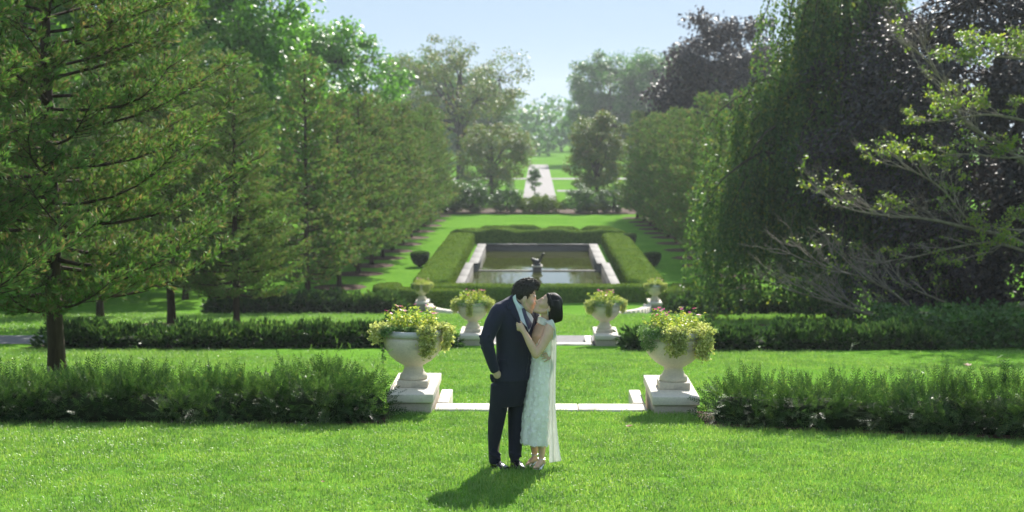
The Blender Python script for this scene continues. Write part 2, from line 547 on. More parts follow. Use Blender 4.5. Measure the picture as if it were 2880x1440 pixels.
# far paved walk and its two crossings
strip('walkway', [(-1.6, y) for y in range(140, 285, 5)], [(2.1, y) for y in range(140, 285, 5)], 'concrete_path', 0.02, 3)
strip('cross_path', [(x, 174.5) for x in np.linspace(2.4, 30, 8)], [(x, 170.5) for x in np.linspace(2.4, 30, 8)], 'concrete_path', 0.03, 3)
strip('cross_path', [(x, 212) for x in np.linspace(-30, 30, 12)], [(x, 207) for x in np.linspace(-30, 30, 12)], 'concrete_path', 0.035, 3)
# the beds under hedges and border
strip('planting_bed', [(x, 17.55) for x in np.linspace(-9, -1.75, 12)], [(x, 16.12 + 0.06 * math.sin(x * 2.3)) for x in np.linspace(-9, -1.75, 12)], 'mulch', 0.012)
strip('planting_bed', [(x, 17.6 - 0.36 * (x - 1.95)) for x in np.linspace(1.95, 9, 12)], [(x, 16.05 - 0.33 * (x - 1.95) + 0.05 * math.sin(x * 3.1)) for x in np.linspace(1.95, 9, 12)], 'mulch', 0.012)
strip('planting_bed', [(x, 138) for x in np.linspace(-12, 14, 12)], [(x, 128.5 + 0.4 * math.sin(x)) for x in np.linspace(-12, 14, 12)], 'mulch', 0.02)
strip('planting_bed', [(x, 34.1) for x in np.linspace(-12, -2, 8)], [(x, 32.55) for x in np.linspace(-12, -2, 8)], 'mulch', 0.012)
strip('planting_bed', [(x, 34.1) for x in np.linspace(2, 9.4, 8)], [(x, 32.5) for x in np.linspace(2, 9.4, 8)], 'mulch', 0.012)
strip('planting_bed', [(x, 46) for x in np.linspace(6.4, 20, 8)], [(x, 37.6) for x in np.linspace(9.0, 22, 8)], 'mulch', 0.012)

# ------------------------------------------------------------------ grass blades
def grass(name, label, regions, seed, blade_h, tuft_r, nblades, width, scale_rng):
    rng = np.random.default_rng(seed)
    # one tuft
    a = rng.uniform(0, 6.283, nblades); r = tuft_r * np.sqrt(rng.random(nblades))
    P = np.stack([r * np.cos(a), r * np.sin(a), np.full(nblades, -0.01)], -1)
    lean = rng.uniform(0.15, 0.9, nblades); la = rng.uniform(0, 6.283, nblades)
    L = blade_h * rng.uniform(0.55, 1.15, nblades)
    d = np.stack([np.cos(la), np.sin(la)], -1)
    side = np.stack([-d[:, 1], d[:, 0], np.zeros(nblades)], -1) * (width / 2)
    mid = P + np.concatenate([d * (0.28 * lean * L)[:, None], (0.6 * L)[:, None]], 1)
    tip = P + np.concatenate([d * (0.85 * lean * L)[:, None], (L * (1.02 - 0.42 * lean))[:, None]], 1)
    V = np.stack([P - side, P + side, mid + side * 0.8, mid - side * 0.8, tip], 1).reshape(-1, 3)
    q = np.array([[0, 1, 2, 3]])[None] + (np.arange(nblades) * 5)[:, None, None]
    t = np.array([[3, 2, 4]])[None] + (np.arange(nblades) * 5)[:, None, None]
    # the places
    pts = []
    for (y0, y1, per_m2, keep) in regions:
        n = int((y1 - y0) * (0.74 * (y0 + y1) / 2 + 1.5) * per_m2)
        y = rng.uniform(y0, y1, int(n * 1.5))
        x = rng.uniform(-1, 1, len(y)) * (0.74 * y1 + 1.5) / 2
        ok = (np.abs(x + 0.018 * y) < (0.74 * y + 1.5) / 2) & keep(x, y)
        pts.append(np.stack([x[ok], y[ok], np.interp(y[ok], GY, GZ)], -1))
    pts = np.concatenate(pts)
    n = len(pts)
    nt_ = len(V)
    me = np_mesh(name, [(V, q.reshape(-1, 4), 0), (V[:0], t.reshape(-1, 3) - nt_, 0), (pts, np.zeros((0, 3), int), 0)], ['grass_blade'])
    at = me.attributes.new('place', 'BOOLEAN', 'POINT')
    flag = np.zeros(nt_ + n, bool); flag[nt_:] = True
    at.data.foreach_set('value', flag)
    ro = me.attributes.new('turn', 'FLOAT_VECTOR', 'POINT')
    rv = np.zeros((nt_ + n, 3), np.float32); rv[nt_:, 2] = rng.uniform(0, 6.283, n); rv[nt_:, :2] = rng.normal(0, 0.12, (n, 2))
    ro.data.foreach_set('vector', rv.ravel())
    sc = me.attributes.new('grow', 'FLOAT', 'POINT')
    sv = np.ones(nt_ + n, np.float32)
    sv[nt_:] = rng.uniform(*scale_rng, n) * (1 + 0.22 * vnoise(pts, 1.7, 9))
    sc.data.foreach_set('value', sv)
    o = tag(link(name, me), label, 'grass', kind='stuff')
    ng = bpy.data.node_groups.new('grow_' + name, 'GeometryNodeTree')
    ng.interface.new_socket('Geometry', in_out='INPUT', socket_type='NodeSocketGeometry')
    ng.interface.new_socket('Geometry', in_out='OUTPUT', socket_type='NodeSocketGeometry')
    N = ng.nodes
    gi = N.new('NodeGroupInput'); go = N.new('NodeGroupOutput')
    sep = N.new('GeometryNodeSeparateGeometry')
    def attr(nm, ty):
        a_ = N.new('GeometryNodeInputNamedAttribute'); a_.data_type = ty; a_.inputs['Name'].default_value = nm
        return a_.outputs['Attribute']
    iop = N.new('GeometryNodeInstanceOnPoints')
    e2r = None
    ng.links.new(gi.outputs[0], sep.inputs['Geometry'])
    ng.links.new(attr('place', 'BOOLEAN'), sep.inputs['Selection'])
    ng.links.new(sep.outputs['Selection'], iop.inputs['Points'])
    ng.links.new(sep.outputs['Inverted'], iop.inputs['Instance'])
    ng.links.new(attr('turn', 'FLOAT_VECTOR'), iop.inputs['Rotation'])
    ng.links.new(attr('grow', 'FLOAT'), iop.inputs['Scale'])
    ng.links.new(iop.outputs[0], go.inputs[0])
    md = o.modifiers.new('grow', 'NODES')
    md.node_group = ng
    return o

def near_keep(x, y):
    coping = (np.abs(x) < 1.95) & (y > 17.48)
    bedl = (x < -1.8) & (y > 16.16)
    bedr = (x > 1.9) & (y > 16.10 - 0.33 * (x - 1.95))
    return ~(coping | bedl | bedr)
grass('near_grass', 'bright green blades of the near lawn around the couple', [(10.0, 17.6, 170, near_keep)], 11, 0.06, 0.075, 16, 0.0055, (0.75, 1.3))
def mid_keep(x, y):
    return ~(((np.abs(np.abs(x) - 1.62) < 0.3) & (y < 19)))
grass('mid_grass', 'green blades of the lawn between the first and second urns', [(18.75, 32.6, 42, mid_keep)], 12, 0.055, 0.14, 26, 0.008, (0.8, 1.3))
def slope_keep(x, y):
    return np.ones(len(x), bool)
grass('slope_grass', 'green blades of the slope below the asphalt path', [(36.5, 58.5, 9, slope_keep)], 13, 0.06, 0.3, 40, 0.014, (0.8, 1.3))

# ------------------------------------------------------------------ trees
def conifer(seed, H=10.5, R=3.0, z0=1.25, coarse=1.0):
    rng = np.random.default_rng(seed)
    tr = MB(); br = MB()
    zz = np.linspace(-0.3, H, 14)
    wob = np.cumsum(rng.normal(0, 0.025, (14, 2)), 0); wob[0:2] = 0
    path = np.stack([wob[:, 0], wob[:, 1], zz], -1)
    rad = 0.125 * (1 - np.clip(zz / H, 0, 1)) ** 0.8 + 0.012; rad[0] = 0.19; rad[1] = 0.135
    tr.tube(path, rad, 10)
    nb = int(122 / coarse ** 0.3)
    P, D, S = [], [], []
    for b in range(nb):
        u = ((b + rng.random()) / nb) ** 1.12
        z = z0 + (H - 0.25 - z0) * u
        az = b * 2.39996 + rng.normal(0, 0.3)
        L = (R * (1 - u) ** 0.72 * rng.uniform(0.68, 1.12) + 0.28) * (0.8 + 0.2 * min(1, u / 0.1))
        e = math.tan(R_(rng.uniform(-2, 16) + 30 * u))
        out = np.array([math.cos(az), math.sin(az), 0]); sd = np.array([-out[1], out[0], 0])
        ph = rng.uniform(0, 6.28); amp = rng.uniform(0.02, 0.07) * L
        base = np.array([np.interp(z, zz, wob[:, 0]), np.interp(z, zz, wob[:, 1]), z])
        def at(t):
            return base + out * (L * t) + sd * (amp * math.sin(ph + 5 * t) - amp * math.sin(ph)) + np.array([0, 0, L * (e * t * (1 - 0.45 * t) + 0.16 * t * t * t) - 0.10 * L * math.sin(3.1 * t) * (1 - u)])
        ts = np.linspace(0, 1, 7)
        br.tube([at(t) for t in ts], np.linspace(0.036 * (1 - 0.7 * u) + 0.006, 0.004, 7), 5, cap=False)
        m = max(5, int(L * 10.5 / coarse))
        for k in range(m):
            t = 0.16 + 0.84 * (k + rng.random()) / m
            s = 1 if k % 2 else -1
            bl = (0.30 + 0.52 * (1 - t) * min(1, L / 2)) * rng.uniform(0.7, 1.2)
            dv = unit(out * 0.75 + sd * s * rng.uniform(0.35, 0.95) + np.array([0, 0, rng.uniform(0.0, 0.6)]))
            p0 = at(t); p1 = p0 + dv * bl + np.array([0, 0, 0.06])
            if rng.random() < 0.75:
                br.tube([p0, (p0 + p1) / 2 - np.array([0, 0, 0.02]), p1], [0.009, 0.006, 0.003], 3, cap=False)
            c = max(4, int(bl / 0.042 / coarse))
            tt = rng.uniform(0.15, 1.05, c)[:, None]
            P.append(p0 + (p1 - p0) * tt + rng.normal(0, 0.035, (c, 3)))
            D.append(dv * 0.7 + rng.normal(0, 0.45, (c, 3)) + np.array([0, 0, 0.38]))
    P = np.concatenate(P); D = np.concatenate(D)
    s = rng.uniform(0.09, 0.17, len(P)) * coarse ** 1.15
    V, F = scatter(SPRAY if coarse > 1 else FINE, P, D, s, rng)
    return tr.mesh('conifer_trunk', ['cedar_bark'], True), br.mesh('conifer_branches', ['cedar_bark'], True), np_mesh('conifer_crown', [(V, F, 0)], ['juniper'])

def deciduous(seed, H, R, base, N, m, lf, crad, mat, barkm, tr=0.35, shell=0.45, droop=0.0, squash=1.0, wood=True, top_heavy=0.0, fork=0.35, pieces=14, gap=0.0):
    rng = np.random.default_rng(seed)
    h2 = (H - base) / 2
    dirs = unit(rng.normal(size=(N * 3, 3)))
    lump = 1 + 0.20 * vnoise(dirs, 2.6, seed) + 0.10 * vnoise(dirs, 6, seed + 1)
    rr = (shell + (1 - shell) * rng.random(N * 3) ** 0.6)
    C = dirs * (rr * lump)[:, None]
    if gap:
        C = C[vnoise(C, 3.3, seed + 5) > -0.6 + gap][:N]
    else:
        C = C[:N]
    N = len(C)
    tw = 1 - 0.28 * top_heavy * (-C[:, 2])
    C = C * np.array([R, R, h2 * squash])
    C[:, :2] *= tw[:, None]
    C[:, 2] += base + h2
    # wood
    w = MB()
    fz = base + (H - base) * fork
    w.tube([(0, 0, -0.3), (0, 0, 0.3), (rng.normal(0, .1), rng.normal(0, .1), fz * 0.5), (rng.normal(0, .15), rng.normal(0, .15), fz), (0, 0, base + (H - base) * 0.8)],
           [tr * 1.6, tr * 1.15, tr, tr * 0.75, tr * 0.12], 10)
    tips = []
    if wood:
        idx = rng.choice(N, min(pieces, N), replace=False)
        for i in idx:
            e = C[i] * np.array([0.8, 0.8, 1]) 
            z0 = min(rng.uniform(0.5, 1.05) * fz, e[2] * 0.9 + 0.3)
            s0 = np.array([0, 0, z0])
            mid = s0 * 0.5 + e * 0.5 + np.array([0, 0, 0.10 * (e[2] - z0)]) + rng.normal(0, 0.05 * R, 3)
            q = s0 * 0.2 + mid * 0.6 + e * 0.2 + rng.normal(0, 0.03 * R, 3)
            w.tube([s0, q, mid, e * 0.55 + mid * 0.45 + rng.normal(0, 0.02 * R, 3), e], np.array([0.5, 0.38, 0.28, 0.18, 0.06]) * tr, 6, cap=False)
            tips += [q, mid, e]
        tips = np.array(tips)
        for i in range(N):
            j = np.argmin(np.linalg.norm(tips - C[i], axis=1))
            a = tips[j]
            mid = (a + C[i]) / 2 + rng.normal(0, 0.03 * R, 3)
            w.tube([a, mid, C[i]], np.array([0.09, 0.06, 0.02]) * tr + 0.006, 4, cap=False)
    n = N * m
    ci = np.repeat(np.arange(N), m)
    cr = crad * rng.uniform(0.6, 1.3, N)[ci]
    off = unit(rng.normal(size=(n, 3))) * (rng.random(n) ** 0.45)[:, None]
    off[:, 2] *= 0.62
    P = C[ci] + off * cr[:, None]
    P[:, 2] -= droop * (off[:, 0] ** 2 + off[:, 1] ** 2) * cr
    P[:, 2] = np.maximum(P[:, 2], 0.1)
    outw = unit(P - np.array([0, 0, base + h2 * 0.8]))
    D = off * 0.8 + rng.normal(0, 0.55, (n, 3)) + np.array([0, 0, -0.35])
    up = unit(outw * 0.5 + np.array([0, 0, 0.9]) + rng.normal(0, 0.5, (n, 3)))
    V, F = scatter(LEAF, P, D, lf * rng.uniform(0.7, 1.3, n), rng, up=up)
    wm = w.mesh('wood', [barkm], True)
    return wm, np_mesh('leaves', [(V, F, 0)], [mat])

def tree(name, label, parts, x, y, rot=0.0, scale=1.0, group=None, cat='tree', names=('trunk', 'crown')):
    t = thing(name, label, cat, (x, y, gz(y)), rot, group, scale)
    for nme, me in zip(names, parts):
        link(nme, me, t)
    return t

def mulch_ring(x, y, r, seed):
    rng = random.Random(seed)
    n = 22
    V = [[x, y, gz(y) + 0.035]]
    for ring, (rr, h) in enumerate(((0.45, 0.06), (0.8, 0.04), (1.0, 0.005))):
        for k in range(n):
            a = 6.2832 * k / n
            q = r * rr * (1 + (rng.uniform(-0.06, 0.06) if ring == 2 else 0))
            px, py = x + q * math.cos(a), y + q * math.sin(a)
            V.append([px, py, gz(py) + h])
    F3 = np.array([[0, 1 + k, 1 + (k + 1) % n] for k in range(n)])
    F4 = np.array([[1 + rg * n + k, 1 + (rg + 1) * n + k, 1 + (rg + 1) * n + (k + 1) % n, 1 + rg * n + (k + 1) % n] for rg in range(2) for k in range(n)])
    structure('mulch_ring', np_mesh('mulch_ring', [(V, F3, 0), (np.zeros((0, 3)), F4 - len(V), 0)], ['mulch'], True))

CON = [conifer(101), conifer(303, 10.7, 3.05)]
FARCON = [conifer(404, 10.5, 2.55, coarse=1.6), conifer(606, 11.0, 2.6, coarse=1.6)]
CN = ('trunk', 'branches', 'crown')
LROW = [
    (-9.75, 20.2, 0, 1.02, 'big conifer rooted outside the frame, its branches entering at the left edge'),
    (-8.45, 24.6, 1, 1.08, 'nearest whole conifer on the left, dark trunk behind the first hedge'),
    (-9.03, 42.2, 2, 0.78, 'conifer with mulch ring standing between second and third left hedges'),
    (-11.4, 43.8, 0, 0.98, 'conifer with bare lower trunk just left of the mulch ringed one'),
    (-10.0, 61.6, 1, 1.0, 'conifer rising directly behind the third hedge on the left'),
    (-9.96, 71.0, 2, 0.92, 'conifer in a broad mulch ring just past the third left hedge'),
    (-9.8, 77.4, 0, 0.92, 'left row conifer, third past the third hedge'),
    (-9.6, 82.0, 1, 0.90, 'left row conifer, fourth past the third hedge'),
    (-9.45, 86.5, 2, 0.88, 'left row conifer, fifth past the third hedge'),
    (-9.35, 91.3, 0, 0.90, 'left row conifer, sixth past the third hedge'),
    (-9.2, 96.5, 1, 0.88, 'left row conifer, seventh past the third hedge'),
    (-9.1, 102, 2, 0.86, 'left row conifer, eighth past the third hedge'),
    (-9.1, 108, 0, 0.86, 'left row conifer, ninth past the third hedge'),
    (-9.0, 114, 1, 0.88, 'left row conifer, third from the far end of the lawn'),
    (-9.0, 120, 2, 0.86, 'left row conifer, second from the far end of the lawn'),
    (-9.0, 126, 0, 0.9, 'left row conifer, last one at the far end of the lawn'),
    (-15.5, 33.0, 2, 1.05, 'conifer in the outer left row, behind the nearest whole one'),
    (-16.5, 53.0, 1, 1.0, 'conifer in the outer left row, behind the second hedge'),
    (-16.5, 66.0, 0, 1.0, 'conifer in the outer left row, level with the third urns'),
]
for i, (x, y, v, s, lab) in enumerate(LROW):
    tree('conifer', lab, (CON if y < 60 else FARCON)[v % 2], x, y, rot=1.7 * i + 0.4, scale=s, group='conifers lining the left side', names=CN)
    if y > 30 and x > -12:
        mulch_ring(x, y, 1.35, i)
RROW = [
    (9.75, 71.5, 2, 0.92, 'right row conifer beside the weeping tree, tallest tip of the row'),
    (9.7, 77.0, 0, 0.84, 'right row conifer, second beyond the weeping tree'),
    (9.67, 82.0, 1, 0.90, 'right row conifer, third beyond the weeping tree'),
    (9.6, 87.0, 2, 0.80, 'right row conifer, fourth beyond the weeping tree'),
    (9.6, 92.3, 0, 0.86, 'right row conifer, fifth beyond the weeping tree'),
    (9.5, 97.5, 1, 0.84, 'right row conifer, sixth beyond the weeping tree'),
    (9.5, 102.6, 2, 0.80, 'right row conifer, sixth from the far end of the lawn'),
    (9.3, 106.5, 0, 0.84, 'right row conifer, fifth from the far end of the lawn'),
    (9.2, 110.5, 1, 0.82, 'right row conifer, fourth from the far end of the lawn'),
    (9.1, 114.5, 2, 0.80, 'right row conifer, third from the far end of the lawn'),
    (8.9, 118.5, 0, 0.82, 'right row conifer, second from the far end of the lawn'),
    (8.7, 123.5, 1, 0.84, 'right row conifer, last one at the far end of the lawn'),
]
for i, (x, y, v, s, lab) in enumerate(RROW):
    tree('conifer', lab, FARCON[v % 2], x, y, rot=2.1 * i + 1.0, scale=s, group='conifers lining the right side', names=CN)
    mulch_ring(x, y, 1.35, 50 + i)

MAPLE = deciduous(7, 20, 8.0, 2.0, 350, 145, 0.36, 1.3, 'maple_leaf', 'dark_bark', 0.45)
MAPLE2 = deciduous(8, 17, 6.6, 2.0, 270, 145, 0.35, 1.2, 'maple_leaf', 'dark_bark', 0.4)
tree('broadleaf_tree', 'tall bright green broadleaf tree behind the nearest left conifers', MAPLE, -26.5, 66, 0.3, 1.05, 'bright broadleaf trees behind the left row')
tree('broadleaf_tree', 'tallest bright green broadleaf tree, its crown cut by the top of the frame', MAPLE, -22.0, 84, 1.9, 1.06, 'bright broadleaf trees behind the left row')
tree('broadleaf_tree', 'bright green broadleaf tree whose rounded edge meets the sky left of centre', MAPLE2, -17.0, 108, 0.8, 0.98, 'bright broadleaf trees behind the left row')
tree('broadleaf_tree', 'bright green broadleaf tree farthest back behind the left row', MAPLE2, -27, 125, 2.8, 1.1, 'bright broadleaf trees behind the left row')

OPEN = deciduous(21, 14.6, 7.0, 3.4, 125, 120, 0.26, 1.05, 'turning_leaf', 'dark_bark', 0.42, shell=0.35, fork=0.30, pieces=18, gap=0.12)
tree('open_tree', 'open crowned tree with dark forking limbs and yellowing leaves left of the walk', OPEN, -11.2, 208, 2.2, 1.42)
DENSE = deciduous(22, 8.0, 4.3, 0.6, 150, 120, 0.22, 0.8, 'turning_leaf', 'dark_bark', 0.22)
tree('leafy_tree', 'low dense tree with yellowing leaves beneath the open crowned tree', DENSE, -5.2, 163, 0.4, 1.04)
ELM = deciduous(23, 15.5, 6.6, 1.5, 250, 130, 0.40, 1.25, 'elm_leaf', 'dark_bark', 0.4)
tree('elm_tree', 'tall hazy green tree right of the paved walk', ELM, 14.6, 285, 0.2, 1.42, 'hazy green trees beyond the lawn')
tree('elm_tree', 'hazy green tree beside the dark copper crown, farther right', ELM, 25.0, 275, 2.0, 1.42, 'hazy green trees beyond the lawn')
tree('elm_tree', 'hazy green tree seen through the open crowned tree', ELM, -24.0, 285, 3.3, 1.4, 'hazy green trees beyond the lawn')
tree('elm_tree', 'hazy green tree left of the walk behind the low dense tree', ELM, -13.5, 300, 4.1, 1.2, 'hazy green trees beyond the lawn')
tree('elm_tree', 'hazy green tree farthest right beyond the copper crown', ELM, 24, 160, 5.0, 1.0, 'hazy green trees beyond the lawn')
COPPER = deciduous(24, 16.6, 6.6, 1.2, 320, 140, 0.39, 1.3, 'copper_leaf', 'dark_bark', 0.4)
tree('copper_beech', 'tall dark copper tree with rounded crown behind the right row', COPPER, 16.9, 124, 0.5, 1.02, 'copper beeches')
GOLD = deciduous(25, 8.2, 2.9, 0.4, 190, 120, 0.20, 0.66, 'turning_leaf', 'dark_bark', 0.18, top_heavy=-0.7)
tree('small_tree', 'rounded yellow green tree at the end of the right row', GOLD, 6.3, 150, 0.0, 1.13)
SHRUB = deciduous(26, 2.2, 1.5, 0.05, 60, 90, 0.14, 0.38, 'shrub_leaf', 'dark_bark', 0.05, pieces=6)
SHRUB2 = deciduous(27, 1.4, 1.3, 0.05, 50, 90, 0.12, 0.32, 'clipped_leaf', 'dark_bark', 0.04, pieces=6)
for k, (px, y, me, s, lab) in enumerate([
    (1255, 131, SHRUB, 1.5, 'leftmost dark shrub of the border at the end of the lawn'),
    (1330, 130.5, SHRUB, 1.25, 'dark border shrub under the yellowing trees, second from the left'),
    (1425, 131, SHRUB, 1.1, 'round dark border shrub left of the far walk'),
    (1490, 130.2, SHRUB2, 1.05, 'low pale shrub left of the walk opening'),
    (1545, 130.6, SHRUB2, 1.15, 'low pale shrub right of the walk opening'),
    (1515, 132.5, SHRUB, 0.72, 'dark shrub between the two low pale ones'),
    (1632, 130.4, SHRUB, 1.1, 'round dark border shrub beneath the yellow green tree'),
    (1668, 129.8, SHRUB2, 0.72, 'smallest pale shrub of the border, right of centre'),
    (1725, 131, SHRUB, 1.1, 'dark border shrub at the foot of the right row'),
    (1200, 133, SHRUB, 1.5, 'dark border shrub half behind the last left conifer'),
]):
    x = (px - 1511) / FPX * y
    tree('shrub', lab, me, x, y, k * 1.1, s, 'border shrubs at the end of the lawn', 'shrub', ('stems', 'foliage'))
SAPLING = deciduous(28, 3.3, 0.62, 0.9, 40, 70, 0.13, 0.28, 'elm_leaf', 'dark_bark', 0.035, pieces=6, top_heavy=-0.8)
tree('young_tree', 'slim young tree standing in front of the pale far walk', SAPLING, -0.3 + 0.02, 158, 0.0, 1.05)

def wood_mass():
    rng = np.random.default_rng(33)
    ch = []
    for k in range(60):
        x = rng.uniform(-95, 95); y = rng.uniform(330, 430)
        if abs(x - 0.3) < 4 and y < 345:
            continue
        h = rng.uniform(12, 16) + (y - 330) * 0.015
        n = 620
        d = unit(rng.normal(size=(n, 3))) * (0.7 + 0.3 * rng.random(n))[:, None]
        d *= (1 + 0.25 * vnoise(d, 3, k))[:, None]
        P = d * np.array([7, 7, h / 2]) + np.array([x, y, -5 + h / 2])
        ch.append(scatter(LEAF, P, rng.normal(size=(n, 3)), rng.uniform(1.1, 2.0, n), rng, up=unit(d + np.array([0, 0, 0.6]))))
    V, F = combine(ch)
    tag(link('woodland', np_mesh('woodland', [(V, F, 0)], ['elm_leaf'])), 'hazy blue green woodland closing the far end of the walk', 'woodland', kind='stuff')
wood_mass()

# --- the weeping tree on the right
def weeping(seed=41, R=5.6):
    rng = np.random.default_rng(seed)
    w = MB()
    w.tube([(0, 0, -0.3), (0.1, 0, 2), (-0.2, 0.1, 5), (0.1, -0.1, 9), (0, 0, 13)], [0.5, 0.36, 0.3, 0.2, 0.05], 10)
    arms = []
    for k in range(60):
        az = k * 2.39996 + rng.normal(0, 0.2)
        tier = k % 3
        z0 = (3.9, 6.0, 9.0)[tier] + rng.uniform(-0.9, 1.2)
        L = (R * 0.95, R * 0.84, R * 0.50)[tier] * rng.uniform(0.78, 1.08)
        rise = (2.7, 2.6, 3.4)[tier] * rng.uniform(0.7, 1.2)
        o = np.array([math.cos(az), math.sin(az), 0])
        pts = []
        for t in np.linspace(0, 1, 9):
            pts.append(np.array([0, 0, z0]) + o * L * t + np.array([0, 0, rise * math.sin(2.3 * t) - 1.6 * t ** 3]) + rng.normal(0, 0.05, 3))
        w.tube(pts, np.linspace(0.12, 0.012, 9), 5, cap=False)
        arms.append(np.array(pts))
    P, D = [], []
    strands = MB()
    for k_, a in [(i % 3, a) for i, a in enumerate(arms)]:
        for q in range((98, 84, 44)[k_]):
            t = rng.uniform(0.22, 1) * 8
            i = min(7, int(t)); f = t - i
            p = a[i] * (1 - f) + a[i + 1] * f
            sidev = np.cross(unit(a[8] - a[0]), [0, 0, 1])
            p = p + sidev * rng.normal(0, 0.46) + rng.normal(0, 0.12, 3)
            ln = min(rng.uniform(1.0, 5.4), p[2] - 0.15)
            if ln < 0.4:
                continue
            drift = unit(np.array([p[0], p[1], 0])) * rng.uniform(-0.05, 0.16)
            m = int(ln / 0.086)
            tt = np.linspace(0, 1, m)[:, None]
            wv = np.stack([np.sin(tt[:, 0] * 6 + q), np.cos(tt[:, 0] * 5 + q), 0 * tt[:, 0]], -1) * 0.05
            pos = p + drift * ln * tt + np.array([0, 0, -1]) * ln * tt + wv
            P.append(pos + rng.normal(0, 0.045, pos.shape))
            D.append(np.array([0, 0, -0.8]) + rng.normal(0, 0.55, pos.shape))
            if q % 4 == 0:
                strands.tube([pos[0], pos[m // 2], pos[-1]], [0.008, 0.006, 0.003], 3, cap=False)
    P = np.concatenate(P); D = np.concatenate(D)
    V, F = scatter(LEAF, P, D, rng.uniform(0.11, 0.185, len(P)), rng)
    return w.mesh('weeping_wood', ['dark_bark'], True), strands.mesh('weeping_twigs', ['dark_bark'], True), np_mesh('weeping_leaves', [(V, F, 0)], ['weeping_leaf'])
tree('weeping_beech', 'large weeping tree with curtains of dark green leaves hanging to the ground', weeping(), 10.9, 51.0, 0.6, 1.0, names=('trunk', 'twigs', 'crown'))

PURPLE = deciduous(42, 12.6, 6.0, 0.2, 500, 170, 0.165, 1.0, 'copper_leaf', 'dark_bark', 0.4, shell=0.55, droop=0.45)
tree('copper_beech', 'near dark purple beech filling the right edge with foliage to the ground', PURPLE, 15.1, 47.0, 1.0, 1.0, 'copper beeches')

